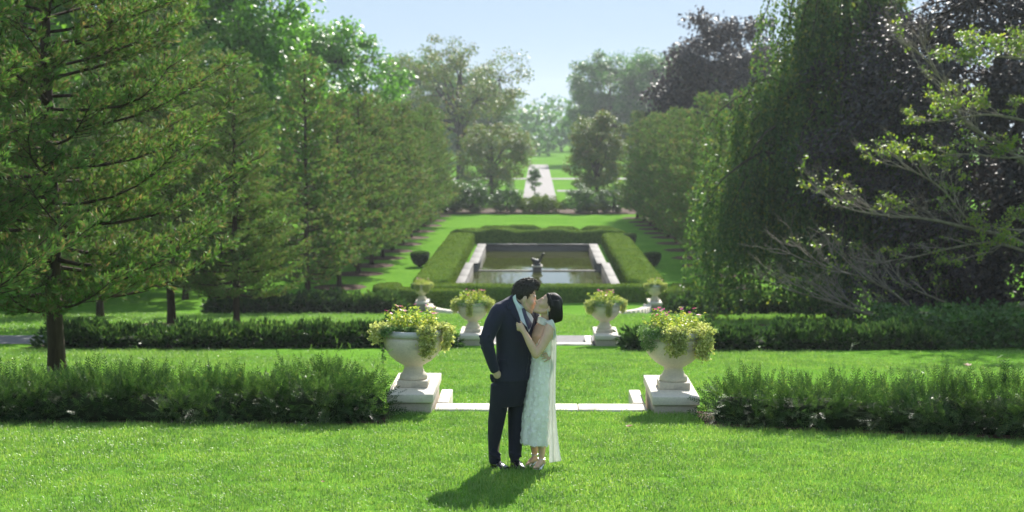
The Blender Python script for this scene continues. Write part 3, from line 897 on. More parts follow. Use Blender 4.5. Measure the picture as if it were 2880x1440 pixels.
# --- the maple with bare grey twigs in front of it
def twiggy(seed=43):
    rng = np.random.default_rng(seed)
    y0 = 38.2
    base = Vector((14.8, y0 + 1.2, gz(y0 + 1.2)))
    limbs = MB(); tw = MB()
    LP, LD = [], []
    def wpts(lst):
        return [np.array(W(px * 1.118, py * 1.118, d)) - np.array(base) for px, py, d in lst]
    trunk = MB().tube([(0, 0, -0.2), (-0.1, 0, 0.4), (-0.25, -0.1, 1.0), (-0.2, -0.2, 2.2), (-0.5, -0.3, 3.6), (-0.9, -0.4, 5.2)], [0.24, 0.19, 0.16, 0.14, 0.1, 0.05], 9)
    def curve(pts, n):
        pts = np.array(pts)
        t = np.linspace(0, len(pts) - 1, n)
        out = np.stack([np.interp(t, np.arange(len(pts)), pts[:, c]) for c in range(3)], -1)
        k = np.array([0.25, 0.5, 0.25])
        for _ in range(2):
            o2 = out.copy()
            o2[1:-1] = out[:-2] * k[0] + out[1:-1] * k[1] + out[2:] * k[2]
            out = o2
        return out
    def fan(p, d, L, depth, leafy, r):
        """flat forking sprays, as on a horizontal maple branch"""
        n = 3
        pts = [p]
        dd = d.copy()
        for i in range(n):
            dd = unit(dd + np.array([rng.normal(0, .16), rng.normal(0, .16), rng.normal(0.02, .10)]))
            pts.append(pts[-1] + dd * L / n)
        tw.tube(pts, np.linspace(r, r * 0.55, n + 1), 4 if r > 0.008 else 3, cap=False)
        if depth == 0:
            if rng.random() < leafy:
                c = 9
                q = np.array(pts)[rng.integers(1, n + 1, c)]
                LP.append(q + rng.normal(0, 0.06, (c, 3)) * np.array([1, 1, 0.5]))
                LD.append(rng.normal(0, 0.5, (c, 3)) + dd * 0.4 + np.array([0, 0, -0.25]))
            return
        for k in range(3 if depth > 1 else 4):
            a = rng.uniform(-0.85, 0.85)
            i = rng.integers(1, n + 1)
            side = unit(np.cross(dd, [0, 0, 1]))
            nd = unit(dd * math.cos(a) + side * math.sin(a) + np.array([0, 0, rng.normal(0.12, 0.22)]))
            fan(pts[i], nd, L * rng.uniform(0.5, 0.75), depth - 1, leafy, r * 0.6)
    def limb(lst, r0, r1, leafy, nf, L=0.9, start=0.3, n=16):
        pts = curve(wpts(lst), n)
        limbs.tube(pts, np.linspace(r0, r1, n) * 0.82, 7)
        for k in range(nf):
            t = start + (1 - start) * (k + 0.8) / nf
            i = min(n - 2, int(t * (n - 1)))
            d = unit(pts[i + 1] - pts[i])
            s = 1 if k % 2 else -1
            side = unit(np.cross(d, [0, 0, 1])) * s
            nd = unit(d * 0.75 + side * rng.uniform(0.1, 0.5) + np.array([0, 0, rng.uniform(0.05, 0.5)]))
            fan(pts[i], nd, L * rng.uniform(0.7, 1.15), 3, leafy, 0.015)
    # low sweeping limb and its twigs
    limb([(2640, 745, 39.2), (2560, 772, 38.6), (2470, 800, 38.2), (2370, 815, 37.9), (2260, 805, 37.7), (2190, 800, 37.6), (2130, 768, 37.5), (2040, 745, 37.4), (1975, 728, 37.3)], 0.13, 0.012, 0.02, 17, 1.0, 0.45)
    limb([(2370, 815, 37.9), (2300, 790, 37.8), (2265, 745, 37.7), (2180, 700, 37.5), (2080, 672, 37.3), (2040, 660, 37.2)], 0.055, 0.010, 0.03, 13, 0.95, 0.35)
    limb([(2470, 800, 38.2), (2400, 770, 38.0), (2340, 745, 37.9), (2280, 720, 37.8), (2240, 700, 37.8)], 0.04, 0.010, 0.05, 5, 0.7, 0.3)
    limb([(2600, 640, 39.0), (2500, 605, 38.5), (2400, 622, 38.2), (2290, 650, 38.0), (2190, 660, 37.8)], 0.06, 0.010, 0.1, 6, 0.7, 0.35)
    limb([(2620, 640, 39.0), (2540, 590, 38.6), (2430, 575, 38.2), (2340, 548, 37.9), (2250, 545, 37.7), (2160, 535, 37.5), (2090, 512, 37.4)], 0.085, 0.012, 0.10, 15, 0.85, 0.25)
    limb([(2480, 590, 38.4), (2420, 540, 38.2), (2370, 470, 38.0), (2300, 430, 37.8), (2240, 415, 37.7)], 0.05, 0.012, 0.2, 10, 0.8, 0.25)
    limb([(2640, 470, 39.0), (2560, 390, 38.6), (2500, 350, 38.4), (2430, 320, 38.2), (2400, 270, 38.0), (2370, 200, 37.9), (2330, 140, 37.8), (2260, 105, 37.7)], 0.08, 0.012, 0.04, 13, 0.8, 0.3)
    limb([(2640, 330, 39.0), (2570, 300, 38.7), (2480, 285, 38.3), (2400, 300, 38.0), (2330, 310, 37.9)], 0.06, 0.012, 0.3, 9, 0.7, 0.2)
    limb([(2660, 200, 39.0), (2590, 150, 38.6), (2500, 140, 38.3), (2420, 165, 38.1)], 0.06, 0.012, 0.45, 9, 0.75, 0.15)
    limb([(2660, 600, 38.5), (2590, 570, 38.2), (2540, 600, 38.0), (2490, 640, 37.9)], 0.05, 0.012, 0.4, 8, 0.7, 0.1)
    limb([(2660, 420, 38.8), (2600, 390, 38.4), (2530, 400, 38.2), (2440, 385, 38.0), (2360, 395, 37.9)], 0.05, 0.012, 0.25, 8, 0.6, 0.2)
    P = np.concatenate(LP); D = np.concatenate(LD)
    V, F = scatter(LEAF, P, D, rng.uniform(0.075, 0.13, len(P)), rng, up=unit(np.array([0, 0, 1.0]) + rng.normal(0, 0.35, P.shape)))
    t = thing('maple_tree', 'maple with bare grey twigs and sparse lime leaves reaching in from the right', 'tree', base)
    link('trunk', trunk.mesh('maple_trunk', ['mossy_bark'], True), t)
    link('limbs', limbs.mesh('maple_limbs', ['mossy_bark'], True), t)
    link('twigs', tw.mesh('maple_twigs', ['grey_bark'], True), t)
    link('crown', np_mesh('maple_leaves', [(V, F, 0)], ['lime_leaf']), t)
twiggy()

# ------------------------------------------------------------------ yew hedges (loose) and clipped hedges
def yew_hedge(name, label, p0, p1, depth, height, n, seed, twig=(0.11, 0.21), shoots=30, T=YEW, bulge=0.19, group=None, mat='yew'):
    """a loose hedge from p0 to p1 (x, y of its centre line)"""
    rng = np.random.default_rng(seed)
    p0 = np.array(p0, float); p1 = np.array(p1, float)
    L = np.linalg.norm(p1 - p0); ax = (p1 - p0) / L; nx = np.array([-ax[1], ax[0]])
    ns, nr = max(8, int(L / 0.25)), 14
    V = []
    svals = np.unique(np.r_[np.linspace(0, 1, ns + 1), np.array([0.02, 0.06, 0.12, 0.2, 0.3]) / L, 1 - np.array([0.02, 0.06, 0.12, 0.2, 0.3]) / L])
    ns = len(svals) - 1
    for i in range(ns + 1):
        s = svals[i]
        endf = min(1, (min(s, 1 - s) * L / 0.42) ** 0.5 + 0.03)
        c = p0 + ax * L * s
        g = gz(c[1])
        for j in range(nr):
            a = math.pi * (j / (nr - 1))
            cx, cz = math.cos(a), math.sin(a)
            ex = np.sign(cx) * abs(cx) ** 0.6; ez = abs(cz) ** 0.55
            k = 1 + bulge * float(vnoise(np.array([[s * L, ex * 0.6, ez * 0.8]]), 2.3, seed)[0]) + 0.7 * bulge * float(vnoise(np.array([[s * L, ex, ez]]), 6.5, seed + 3)[0])
            k *= 1 + 0.55 * bulge * math.sin(s * L * 3.4 + seed) * math.sin(s * L * 1.7 + 2.1 * seed)
            q = c + nx * ex * depth / 2 * k * endf * (0.84 + 0.16 * math.sin(ez * 2.2))
            V.append([q[0], q[1], g + 0.03 + (height * (0.45 + 0.55 * endf)) * ez * k])
    V = np.array(V)
    F = np.array([[i * nr + j, (i + 1) * nr + j, (i + 1) * nr + j + 1, i * nr + j + 1] for i in range(ns) for j in range(nr - 1)])
    P, N = sample_faces(V, F, n, rng)
    cen = V.mean(0)
    C2 = P.copy(); C2[:, 2] = P[:, 2] - 0.4
    flip = np.einsum('ij,ij->i', N, P - np.stack([p0[0] + ax[0] * ((P[:, :2] - p0) @ ax), p0[1] + ax[1] * ((P[:, :2] - p0) @ ax), np.full(len(P), cen[2] - 0.2)], -1)) < 0
    N[flip] *= -1
    nc = max(20, n // 15)
    ci = rng.integers(0, nc, n)
    ci[:nc] = np.arange(nc)
    C0, N0 = P[:nc].copy(), N[:nc].copy()
    tw_ = sum(twig) / 2
    P = C0[ci] + N0[ci] * (rng.uniform(-0.12, 0.10, nc)[ci] * tw_ / 0.16)[:, None] + rng.normal(0, 0.42 * tw_, (n, 3))
    N = N0[ci]
    D = N * 0.75 + (P - C0[ci]) * (0.85 / tw_) + rng.normal(0, 0.3, (n, 3)) + np.array([0, 0, 0.2])
    Vt, Ft = scatter(T, P, D, rng.uniform(*twig, n), rng, up=unit(N + np.array([0, 0, 0.8]) + rng.normal(0, 0.4, (n, 3))))
    base = Vector((*((p0 + p1) / 2), gz((p0[1] + p1[1]) / 2)))
    h = thing(name, label, 'hedge', base, group=group)
    b = np.array(base)
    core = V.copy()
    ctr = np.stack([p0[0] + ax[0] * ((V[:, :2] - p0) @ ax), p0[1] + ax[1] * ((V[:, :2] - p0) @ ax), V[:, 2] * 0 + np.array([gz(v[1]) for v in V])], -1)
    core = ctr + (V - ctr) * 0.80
    link('branches', np_mesh('hedge_dark_core', [(core - b, F, 0)], ['hedge_dark_core'], True), h)  # added solid dark core that blocks light inside the hedge, no real branches
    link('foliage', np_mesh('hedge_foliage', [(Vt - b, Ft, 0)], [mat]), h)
    # long new shoots standing out of the top
    if shoots:
        ch = []; st = MB()
        top = P[P[:, 2] > np.quantile(P[:, 2], 0.8)]
        for k in range(shoots):
            q = top[rng.integers(len(top))]
            ln = rng.uniform(0.12, 0.36) if rng.random() < 0.8 else rng.uniform(0.3, 0.5)
            lean = rng.normal(0, 0.35, 2)
            pts = [q + np.array([lean[0] * t * t * ln, lean[1] * t * t * ln, ln * t]) for t in np.linspace(0, 1, 5)]
            st.tube(pts - b, np.linspace(0.005, 0.002, 5), 3, cap=False)
            m = max(5, int(ln / 0.035))
            t = rng.uniform(0.1, 1, m)
            PP = np.stack([np.interp(t, np.linspace(0, 1, 5), np.array(pts)[:, c]) for c in range(3)], -1)
            ch.append(scatter(T, PP, rng.normal(0, 0.5, (m, 3)) + np.array([lean[0], lean[1], 0.9]), rng.uniform(0.05, 0.085, m), rng))
        Vs, Fs = combine(ch)
        f = link('shoots', np_mesh('hedge_shoots', [(Vs - b, Fs, 0)], ['yew_shoot']), h)
        f['kind'] = 'stuff'
        f['label'] = 'pale new shoots standing up from the hedge top'
    return h

G1, G2, G3 = 'loose yew hedges of the first terrace', 'loose yew hedges of the second terrace', 'loose yew hedges of the third terrace'
yew_hedge('yew_hedge', 'near loose dark green hedge left of the first urns', (-8.2, 16.66), (-1.82, 16.66), 0.95, 0.34, 7600, 61, shoots=110, bulge=0.26, group=G1)
yew_hedge('yew_hedge', 'near loose dark green hedge right of the first urns', (2.1, 16.6), (8.6, 14.55), 0.95, 0.34, 7600, 62, shoots=100, bulge=0.26, group=G1)
yew_hedge('yew_hedge', 'second hedge on the left, ending beside the second urn', (-11.6, 33.0), (-2.0, 33.0), 1.05, 0.33, 6200, 63, (0.13, 0.2), 26, SPRAY, group=G2)
yew_hedge('yew_hedge', 'second hedge on the right, under the weeping tree', (2.08, 33.0), (9.5, 32.9), 1.05, 0.33, 5200, 64, (0.13, 0.2), 14, SPRAY, group=G2)
yew_hedge('yew_hedge', 'third hedge on the left, in front of the tree row', (-13.8, 59.3), (-5.7, 59.3), 1.3, 0.54, 4600, 65, (0.2, 0.3), 0, SPRAY, 0.09, group=G3)
yew_hedge('yew_hedge', 'third hedge on the right, half behind the weeping tree', (5.75, 59.3), (13, 59.3), 1.3, 0.54, 4200, 66, (0.2, 0.3), 0, SPRAY, 0.09, group=G3)

def ground_cover():
    rng = np.random.default_rng(70)
    n = 5200
    x = rng.uniform(8.6, 16, n); y = rng.uniform(33.0, 37.0, n)
    keep = (x - 9.6) > (y - 33.0) * -0.5
    hgt = 0.35 + 0.3 * rng.random(n) ** 0.5 * (0.5 + 0.5 * np.sin(x * 2.1) * np.sin(y * 1.7))
    P = np.stack([x, y, np.interp(y, GY, GZ) + rng.random(n) * (hgt + 0.35)], -1)[keep]
    V, F = scatter(TUFT6, P, rng.normal(0, 0.5, P.shape) + np.array([0, 0, 0.5]), rng.uniform(0.1, 0.17, len(P)), rng)
    tag(link('ground_cover', np_mesh('ground_cover', [(V, F, 0)], ['shrub_leaf'])), 'dark leafy ground cover at the end of the second right hedge', 'ground cover', kind='stuff')
ground_cover()

def clipped(name, label, path, width, height, n, seed, leafs=(0.07, 0.12), wave=0.03, group=None, cat='hedge', round_=0.28):
    """a clipped hedge: a rounded box section swept along a path, skinned with small leaves"""
    rng = np.random.default_rng(seed)
    pth = np.array(path, float)
    seg = np.r_[0, np.cumsum(np.linalg.norm(np.diff(pth, axis=0), axis=1))]
    m = max(6, int(seg[-1] / 0.4))
    t = np.linspace(0, seg[-1], m)
    C = np.stack([np.interp(t, seg, pth[:, c]) for c in range(2)], -1)
    for _ in range(2):
        C[1:-1] = (C[:-2] + 2 * C[1:-1] + C[2:]) / 4
    T = unit(np.gradient(C, axis=0)); Nn = np.stack([-T[:, 1], T[:, 0]], -1)
    ends = np.sqrt(np.clip(np.minimum(t, seg[-1] - t) / (width * 0.4), 0, 1)) * 0.75 + 0.25
    ends[0] = ends[-1] = 0.12
    sec = []
    for a in np.linspace(0, math.pi, 15):
        cx, cz = math.cos(a), math.sin(a)
        sec.append((np.sign(cx) * abs(cx) ** round_, abs(cz) ** round_))
    nr = len(sec)
    V = np.zeros((m, nr, 3))
    for j, (sx, sz) in enumerate(sec):
        V[:, j, :2] = C + Nn * (sx * width / 2 * ends)[:, None]
        V[:, j, 2] = [gz(c[1]) for c in C]
        V[:, j, 2] += height * sz * (0.75 + 0.25 * ends)
    V = V.reshape(-1, 3)
    V[:, 2] += wave * vnoise(V, 1.3, seed) + wave * 0.5 * vnoise(V, 3.1, seed + 1)
    V[:, :2] += (0.4 * wave * vnoise(V, 2.2, seed + 2))[:, None]
    F = np.array([[i * nr + j, (i + 1) * nr + j, (i + 1) * nr + j + 1, i * nr + j + 1] for i in range(m - 1) for j in range(nr - 1)])
    P, N = sample_faces(V, F, n, rng)
    cx = np.interp(P[:, 1], np.sort(C[:, 1]), C[np.argsort(C[:, 1]), 0]) if abs(C[-1, 1] - C[0, 1]) > abs(C[-1, 0] - C[0, 0]) else P[:, 0]
    dn = np.sum(N * np.stack([P[:, 0] - cx, 0 * cx, 0 * cx + 0.6], -1), axis=1)
    N[dn < 0] *= -1
    up = unit(N + rng.normal(0, 0.45, N.shape))
    D = unit(np.cross(N, rng.normal(size=N.shape))) + N * rng.uniform(0, 0.7, len(N))[:, None]
    Vl, Fl = scatter(LEAF, P - N * 0.01, D, rng.uniform(*leafs, n), rng, up=up)
    b = np.array([*C[m // 2], gz(C[m // 2][1])])
    h = thing(name, label, cat, Vector(b), group=group)
    link('branches', np_mesh('clipped_heart', [(V - b, F, 0)], ['clipped_heart'], True), h)
    link('foliage', np_mesh('clipped_foliage', [(Vl - b, Fl, 0)], ['clipped_leaf']), h)
    return h

GP = 'clipped hedges around the pool'
clipped('clipped_hedge', 'flat topped clipped hedge along the left side of the pool', [(-5.1, 66.8), (-5.1, 80), (-5.1, 96.6)], 1.75, 0.85, 15000, 81, group=GP)
clipped('clipped_hedge', 'flat topped clipped hedge along the right side of the pool', [(5.25, 67.2), (5.25, 80), (5.25, 96.6)], 1.75, 0.85, 15000, 82, group=GP)
clipped('clipped_hedge', 'low clipped hedge across the near end of the pool', [(-6.0, 66.0), (0, 65.7), (6.0, 66.0)], 1.5, 0.74, 9000, 83, group=GP)
clipped('clipped_hedge', 'wavy topped clipped hedge across the far end of the pool', [(-6.0, 97.6), (0, 97.6), (6.0, 97.6)], 1.5, 0.95, 8000, 84, wave=0.13, group=GP)
clipped('clipped_hedge', 'curved clipped hedge behind the third left urn', [(-7.0, 67.2), (-7.05, 65.3), (-6.2, 64.2), (-4.6, 63.9), (-3.0, 63.9)], 1.3, 0.74, 5000, 85, group=GP)
clipped('clipped_hedge', 'curved clipped hedge behind the third right urn', [(6.9, 67.2), (6.95, 65.3), (6.1, 64.2), (4.9, 63.9)], 1.3, 0.74, 4500, 86, group=GP)
for k, (px, y, w_, lab) in enumerate([(1395, 101, 2.6, 'leftmost dark mound shrub behind the far pool hedge'), (1470, 102, 2.7, 'mound shrub behind the far hedge, second from the left'),
                                      (1580, 100.5, 2.6, 'mound shrub behind the far hedge, third from the left'), (1684, 101, 2.5, 'rightmost mound shrub behind the far pool hedge')]):
    x = (px - 1511) / FPX * y
    clipped('mound_shrub', lab, [(x - w_ / 2, y), (x, y), (x + w_ / 2, y)], 1.6, 0.95, 1600, 90 + k, cat='shrub', group='mound shrubs behind the pool', round_=0.6)

def topiary(label, x, y, r, h, seed):
    rng = np.random.default_rng(seed)
    prof = [(0.10, 0.0), (0.14, 0.06 * h), (0.45 * r, 0.16 * h), (0.74 * r, 0.36 * h), (0.92 * r, 0.6 * h), (1.0 * r, 0.86 * h), (0.96 * r, 0.95 * h), (0.7 * r, 1.0 * h), (0.3 * r, 1.02 * h), (0.01, 1.02 * h)]
    V, F = lathe(prof, 22)
    V = V * (1 + 0.05 * vnoise(V, 4, seed))[:, None]
    P, N = sample_faces(V, F[44:], 2600, rng)
    Vl, Fl = scatter(LEAF, P, N * 0.6 + rng.normal(0, 0.6, N.shape), rng.uniform(0.06, 0.11, len(P)), rng, up=unit(N + rng.normal(0, 0.5, N.shape)))
    t = thing('topiary_shrub', label, 'shrub', (x, y, gz(y)), group='bowl shaped topiary beside the pool')
    link('branches', np_mesh('topiary_heart', [(V, F, 0)], ['hedge_dark_core'], True), t)
    link('foliage', np_mesh('topiary_leaves', [(Vl, Fl, 0)], ['yew']), t)
topiary('bowl shaped clipped shrub on the lawn left of the pool', -6.75, 81.5, 0.52, 0.8, 1)
topiary('bowl shaped clipped shrub on the lawn right of the pool', 6.6, 81.5, 0.5, 0.8, 2)
topiary('smaller clipped shrub beyond the right pool hedge near its far end', 6.15, 94.0, 0.38, 0.95, 3)

# ------------------------------------------------------------------ stone: pool, steps, pedestals, urns
def piece(name, parent, mat, *b, bev=0.012, label=None):
    o = link(name, MB().box(*b).mesh(name, [mat]), parent)
    if bev:
        bevel(o, bev)
    if label:
        o['label'] = label
    return o

def pool():
    z = gz(80)
    SILL = 82.4
    w = structure('pool', MB().box(-3.95, 3.99, 68.3, 96.1, -6.6, -6.3).mesh('pool_floor', ['dark_stone']))
    # walls of the basin
    for nm, b in (('wall', (-4.15, -3.70, 68.4, SILL, -6.3, z + 0.05)), ('wall', (3.74, 4.19, 68.4, SILL, -6.3, z + 0.05)),
                  ('wall', (-4.0, -3.45, SILL, 95.9, -6.3, z + 0.0)), ('wall', (3.50, 4.05, SILL, 95.9, -6.3, z + 0.0)),
                  ('wall', (-4.0, 4.05, 95.62, 96.0, -6.3, z + 0.0)), ('wall', (-4.15, 4.19, 68.0, 68.4, -6.3, z + 0.05))):
        piece(nm, w, 'dark_stone', *b, bev=0)
    for sx in (-1, 1):
        xa = (-4.16, -3.68) if sx < 0 else (3.72, 4.20)
        xb = (-4.01, -3.43) if sx < 0 else (3.48, 4.06)
        y = 68.0
        while y < SILL - 0.1:
            y1 = min(y + 3.6, SILL)
            piece('coping_slab', w, 'coping_stone', xa[0], xa[1], y + 0.012, y1 - 0.012, z + 0.052, z + 0.15, bev=0.02)
            y = y1
        while y < 96.0:
            y1 = min(y + 3.6, 96.06)
            piece('coping_slab', w, 'coping_stone', xb[0], xb[1], y + 0.012, y1 - 0.012, z + 0.003, z + 0.11, bev=0.02)
            y = y1
    x = -3.40
    while x < 3.4:
        x1 = min(x + 1.71, 3.45)
        piece('coping_slab', w, 'dark_stone', x + 0.01, x1 - 0.01, 95.58, 96.2, z + 0.003, z + 0.10, bev=0.02)
        x = x1
    # the sill between the two basins
    for a, b in ((-3.69, -3.44), (-3.43, -0.28), (0.28, 3.48), (3.49, 3.73)):
        piece('sill_stone', w, 'coping_stone', a, b, SILL + 0.02, SILL + 0.34, -6.3, WATER_Z + 0.05, bev=0.015)
    V = np.array([[-3.8, 68.2, WATER_Z], [3.85, 68.2, WATER_Z], [3.85, 95.7, WATER_Z], [-3.8, 95.7, WATER_Z]])
    structure('water', np_mesh('water', [(V, np.array([[0, 1, 2, 3]]), 0)], ['pond_water']))
pool()

def ellipsoid(c, r, n=14, m=10, rot=None):
    c = np.array(c, float)
    th = np.linspace(0, math.pi, m + 1); ph = np.arange(n) * 2 * math.pi / n
    V = [[0, 0, 1]]
    for t in th[1:-1]:
        V += [[math.sin(t) * math.cos(p), math.sin(t) * math.sin(p), math.cos(t)] for p in ph]
    V.append([0, 0, -1])
    V = np.array(V) * np.array(r if hasattr(r, '__len__') else (r, r, r))
    if rot is not None:
        V = V @ np.array(rot).T
    F3 = [[0, 1 + k, 1 + (k + 1) % n] for k in range(n)]
    last = len(V) - 1; b = 1 + (m - 2) * n
    F3 += [[last, b + (k + 1) % n, b + k] for k in range(n)]
    F4 = [[1 + i * n + k, 1 + (i + 1) * n + k, 1 + (i + 1) * n + (k + 1) % n, 1 + i * n + (k + 1) % n] for i in range(m - 2) for k in range(n)]
    return V + c, np.array(F3), np.array(F4)

class Fuse:
    """overlapping closed pieces that are fused into one continuous skin"""
    def __init__(self):
        self.c = []
    def _add(self, V, F3, F4):
        self.c.append((V, F4, 0))
        self.c.append((V[:0], np.asarray(F3) - len(V), 0))
    def ball(self, c, r, rot=None):
        self._add(*ellipsoid(c, r, rot=rot)); return self
    def chain(self, pts, rad, n=14):
        pts = [np.array(tuple(p), float) for p in pts]
        for i in range(len(pts)):
            self._add(*ellipsoid(pts[i], rad[i]))
        for i in range(len(pts) - 1):
            V, F, Fc = tube([pts[i], pts[i + 1]], [rad[i], rad[i + 1]], n)
            self.c.append((V, F, 0)); self.c.append((V[:0], Fc - len(V), 0))
        return self
    def loft(self, rings, n=28, power=1.0):
        """rings: (centre, axis a, axis b) with a, b vectors"""
        V = []
        for rg in rings:
            c, a, b = (np.array(tuple(v), float) for v in rg[:3])
            wv = rg[3] if len(rg) > 3 else 0.0
            for k in range(n):
                t = 6.28318 * k / n
                if wv:
                    m_ = 1 + wv * (math.cos(7 * t + 0.8) + 0.6 * math.cos(11 * t + 2.0))
                    V.append(c + a * (math.cos(t) * m_) + b * (math.sin(t) * m_))
                    continue
                ca, sa = math.cos(t), math.sin(t)
                ca = math.copysign(abs(ca) ** power, ca); sa = math.copysign(abs(sa) ** power, sa)
                V.append(c + a * ca + b * sa)
        m = len(rings)
        V.append(np.array(tuple(rings[0][0]), float)); V.append(np.array(tuple(rings[-1][0]), float))
        V = np.array(V)
        F4 = np.array([[i * n + k, i * n + (k + 1) % n, (i + 1) * n + (k + 1) % n, (i + 1) * n + k] for i in range(m - 1) for k in range(n)])
        F3 = np.array([[m * n, (k + 1) % n, k] for k in range(n)] + [[m * n + 1, (m - 1) * n + k, (m - 1) * n + (k + 1) % n] for k in range(n)])
        self._add(V, F3, F4)
        return self
    def mesh(self, name, mat, voxel, smooth=2):
        me = np_mesh(name + '_raw', self.c, [mat])
        o = bpy.data.objects.new('tmp', me); COL.objects.link(o)
        rm = o.modifiers.new('r', 'REMESH'); rm.mode = 'VOXEL'; rm.voxel_size = voxel; rm.use_smooth_shade = True
        if smooth:
            sm = o.modifiers.new('s', 'SMOOTH'); sm.factor = 0.5; sm.iterations = smooth
        dg = bpy.context.evaluated_depsgraph_get()
        out = bpy.data.meshes.new_from_object(o.evaluated_get(dg))
        bpy.data.objects.remove(o)
        out.name = name
        out.materials.clear(); out.materials.append(MATS[mat])
        out.polygons.foreach_set('use_smooth', np.ones(len(out.polygons), bool))
        return out

V3_ = lambda *a: np.array(a, float)
def statue():
    y = 82.6
    t = thing('fountain_statue', 'small dark bronze figure with one limb raised, standing in the pool', 'statue', (-0.0, y, WATER_Z - 0.6))
    z0 = 0.6
    piece('pedestal', t, 'coping_stone', -0.26, 0.26, -0.26, 0.26, 0, z0 + 0.24, bev=0.02)
    piece('pedestal_cap', t, 'white_stone', -0.32, 0.32, -0.30, 0.30, z0 + 0.243, z0 + 0.33, bev=0.03)
    f = Fuse()
    zb = z0 + 0.33
    q = 0.85
    def fp(*p): return V3_(p[0] * q, p[1] * q, zb + p[2] * q)
    f.ball(fp(0, 0, 0.05), (0.26, 0.22, 0.08)).ball(fp(-0.05, 0, 0.22), (0.22, 0.17, 0.18))
    f.chain([fp(0.05, 0, 0.25), fp(0.20, 0, 0.36), fp(0.30, 0, 0.55), fp(0.36, -0.02, 0.72)], [0.12, 0.09, 0.07, 0.06])
    f.ball(fp(0.40, -0.03, 0.77), (0.10, 0.08, 0.08))
    f.chain([fp(-0.15, -0.02, 0.28), fp(-0.32, -0.06, 0.42), fp(-0.42, -0.1, 0.44)], [0.12, 0.09, 0.04])
    f.chain([fp(-0.1, 0.08, 0.28), fp(-0.26, 0.14, 0.5)], [0.07, 0.03])
    f.chain([fp(0.1, -0.1, 0.1), fp(0.22, -0.16, 0.05)], [0.06, 0.04])
    link('figure', f.mesh('statue_figure', 'bronze', 0.016, 2), t)
statue()

# steps between the first pair of pedestals and their returns
def steps():
    t = thing('stone_steps', 'pale stone coping step crossing the lawn between the first two urns', 'steps', (0.07, 17.7, gz(17.7)))
    z = -0.405 - gz(17.7)
    x0, x1 = -1.36, 1.32
    for a, b in ((x0, -0.45), (-0.45, 0.45), (0.45, x1)):
        piece('slab', t, 'white_stone', a + 0.004, b - 0.004, -0.16, 0.24, z - 0.15, z + 0.02)
        piece('slab', t, 'white_stone', a + 0.004, b - 0.004, 0.245, 0.62, z - 0.40, z - 0.16)
    piece('return_block', t, 'white_stone', x0 + 0.01, x0 + 0.16, 0.245, 1.14, z - 0.5, z + 0.03)
    piece('return_block', t, 'white_stone', x1 - 0.16, x1 - 0.01, 0.245, 1.14, z - 0.5, z + 0.03)
    t2 = thing('stone_steps', 'pale stone edging along the path between the second two urns', 'steps', (0.05, 34.3, gz(34.3)))
    for a, b in ((-1.32, -0.44), (-0.44, 0.44), (0.44, 1.32)):
        piece('slab', t2, 'white_stone', a + 0.004, b - 0.004, -0.05, 0.22, -0.2, 0.05)
    piece('return_block', t2, 'white_stone', -1.31, -1.14, 0.225, 1.3, -0.3, 0.06)
    piece('return_block', t2, 'white_stone', 1.14, 1.31, 0.225, 1.3, -0.3, 0.06)
steps()

def wing(label, pts):
    """low curved stone kerb running down from a third pedestal"""
    P = np.array(pts, float)
    t = np.linspace(0, len(P) - 1, 15)
    C = np.stack([np.interp(t, np.arange(len(P)), P[:, c]) for c in range(3)], -1)
    for _ in range(3):
        C[1:-1] = (C[:-2] + 2 * C[1:-1] + C[2:]) / 4
    base = Vector((C[7][0], C[7][1], gz(C[7][1])))
    k = thing('curved_kerb', label, 'kerb', base, group='curved kerbs at the third urns')
    T = unit(np.gradient(C[:, :2], axis=0)); N = np.stack([-T[:, 1], T[:, 0]], -1) * 0.17
    for i in range(14):
        a, b = C[i] * 0.985 + C[i + 1] * 0.015, C[i + 1] * 0.985 + C[i] * 0.015
        V = []
        for zz in (-0.3, 0.0):
            for p, n in ((a, N[i]), (b, N[i + 1])):
                g = gz(p[1])
                V.append([p[0] - n[0], p[1] - n[1], g + (p[2] if zz == 0 else -0.25)])
                V.append([p[0] + n[0], p[1] + n[1], g + (p[2] if zz == 0 else -0.25)])
        V = np.array(V) - np.array(base)
        F = np.array([[0, 1, 3, 2], [4, 6, 7, 5], [0, 4, 5, 1], [2, 3, 7, 6], [0, 2, 6, 4], [1, 5, 7, 3]])
        link('stone', np_mesh('kerb_stone', [(V, F, 0)], ['white_stone']), k)
wing('curved pale stone kerb running from the third left urn towards the lawn', [(-4.75, 62.0, 0.30), (-4.65, 60.9, 0.26), (-4.2, 59.8, 0.2), (-3.5, 59.1, 0.13), (-2.6, 58.7, 0.02)])
wing('curved pale stone kerb running from the third right urn towards the lawn', [(4.85, 62.0, 0.30), (4.75, 60.9, 0.26), (4.3, 59.8, 0.2), (3.6, 59.1, 0.13), (2.7, 58.7, 0.02)])

URN = [(0.0, 0.085), (0.172, 0.085), (0.180, 0.105), (0.176, 0.135), (0.158, 0.16), (0.138, 0.175), (0.134, 0.20), (0.121, 0.215), (0.118, 0.25), (0.127, 0.268), (0.16, 0.283),
       (0.225, 0.322), (0.296, 0.386), (0.342, 0.45), (0.368, 0.515), (0.382, 0.575), (0.383, 0.615), (0.376, 0.632), (0.372, 0.636), (0.362, 0.64), (0.360, 0.655)]
RIM = [(0.355, 0.650), (0.385, 0.655), (0.400, 0.675), (0.402, 0.70), (0.390, 0.725), (0.365, 0.735), (0.335, 0.725), (0.325, 0.69), (0.325, 0.60)]
urn_bowl = np_mesh('urn_bowl', [(*lathe(URN, 48), 0)], ['urn_stone'], True)
urn_rim = np_mesh('urn_rim', [(*lathe(RIM, 48), 0)], ['rim_stone'], True)
urn_plinth = MB().box(-0.195, 0.195, -0.195, 0.195, 0.0, 0.087).mesh('urn_plinth', ['urn_stone'])
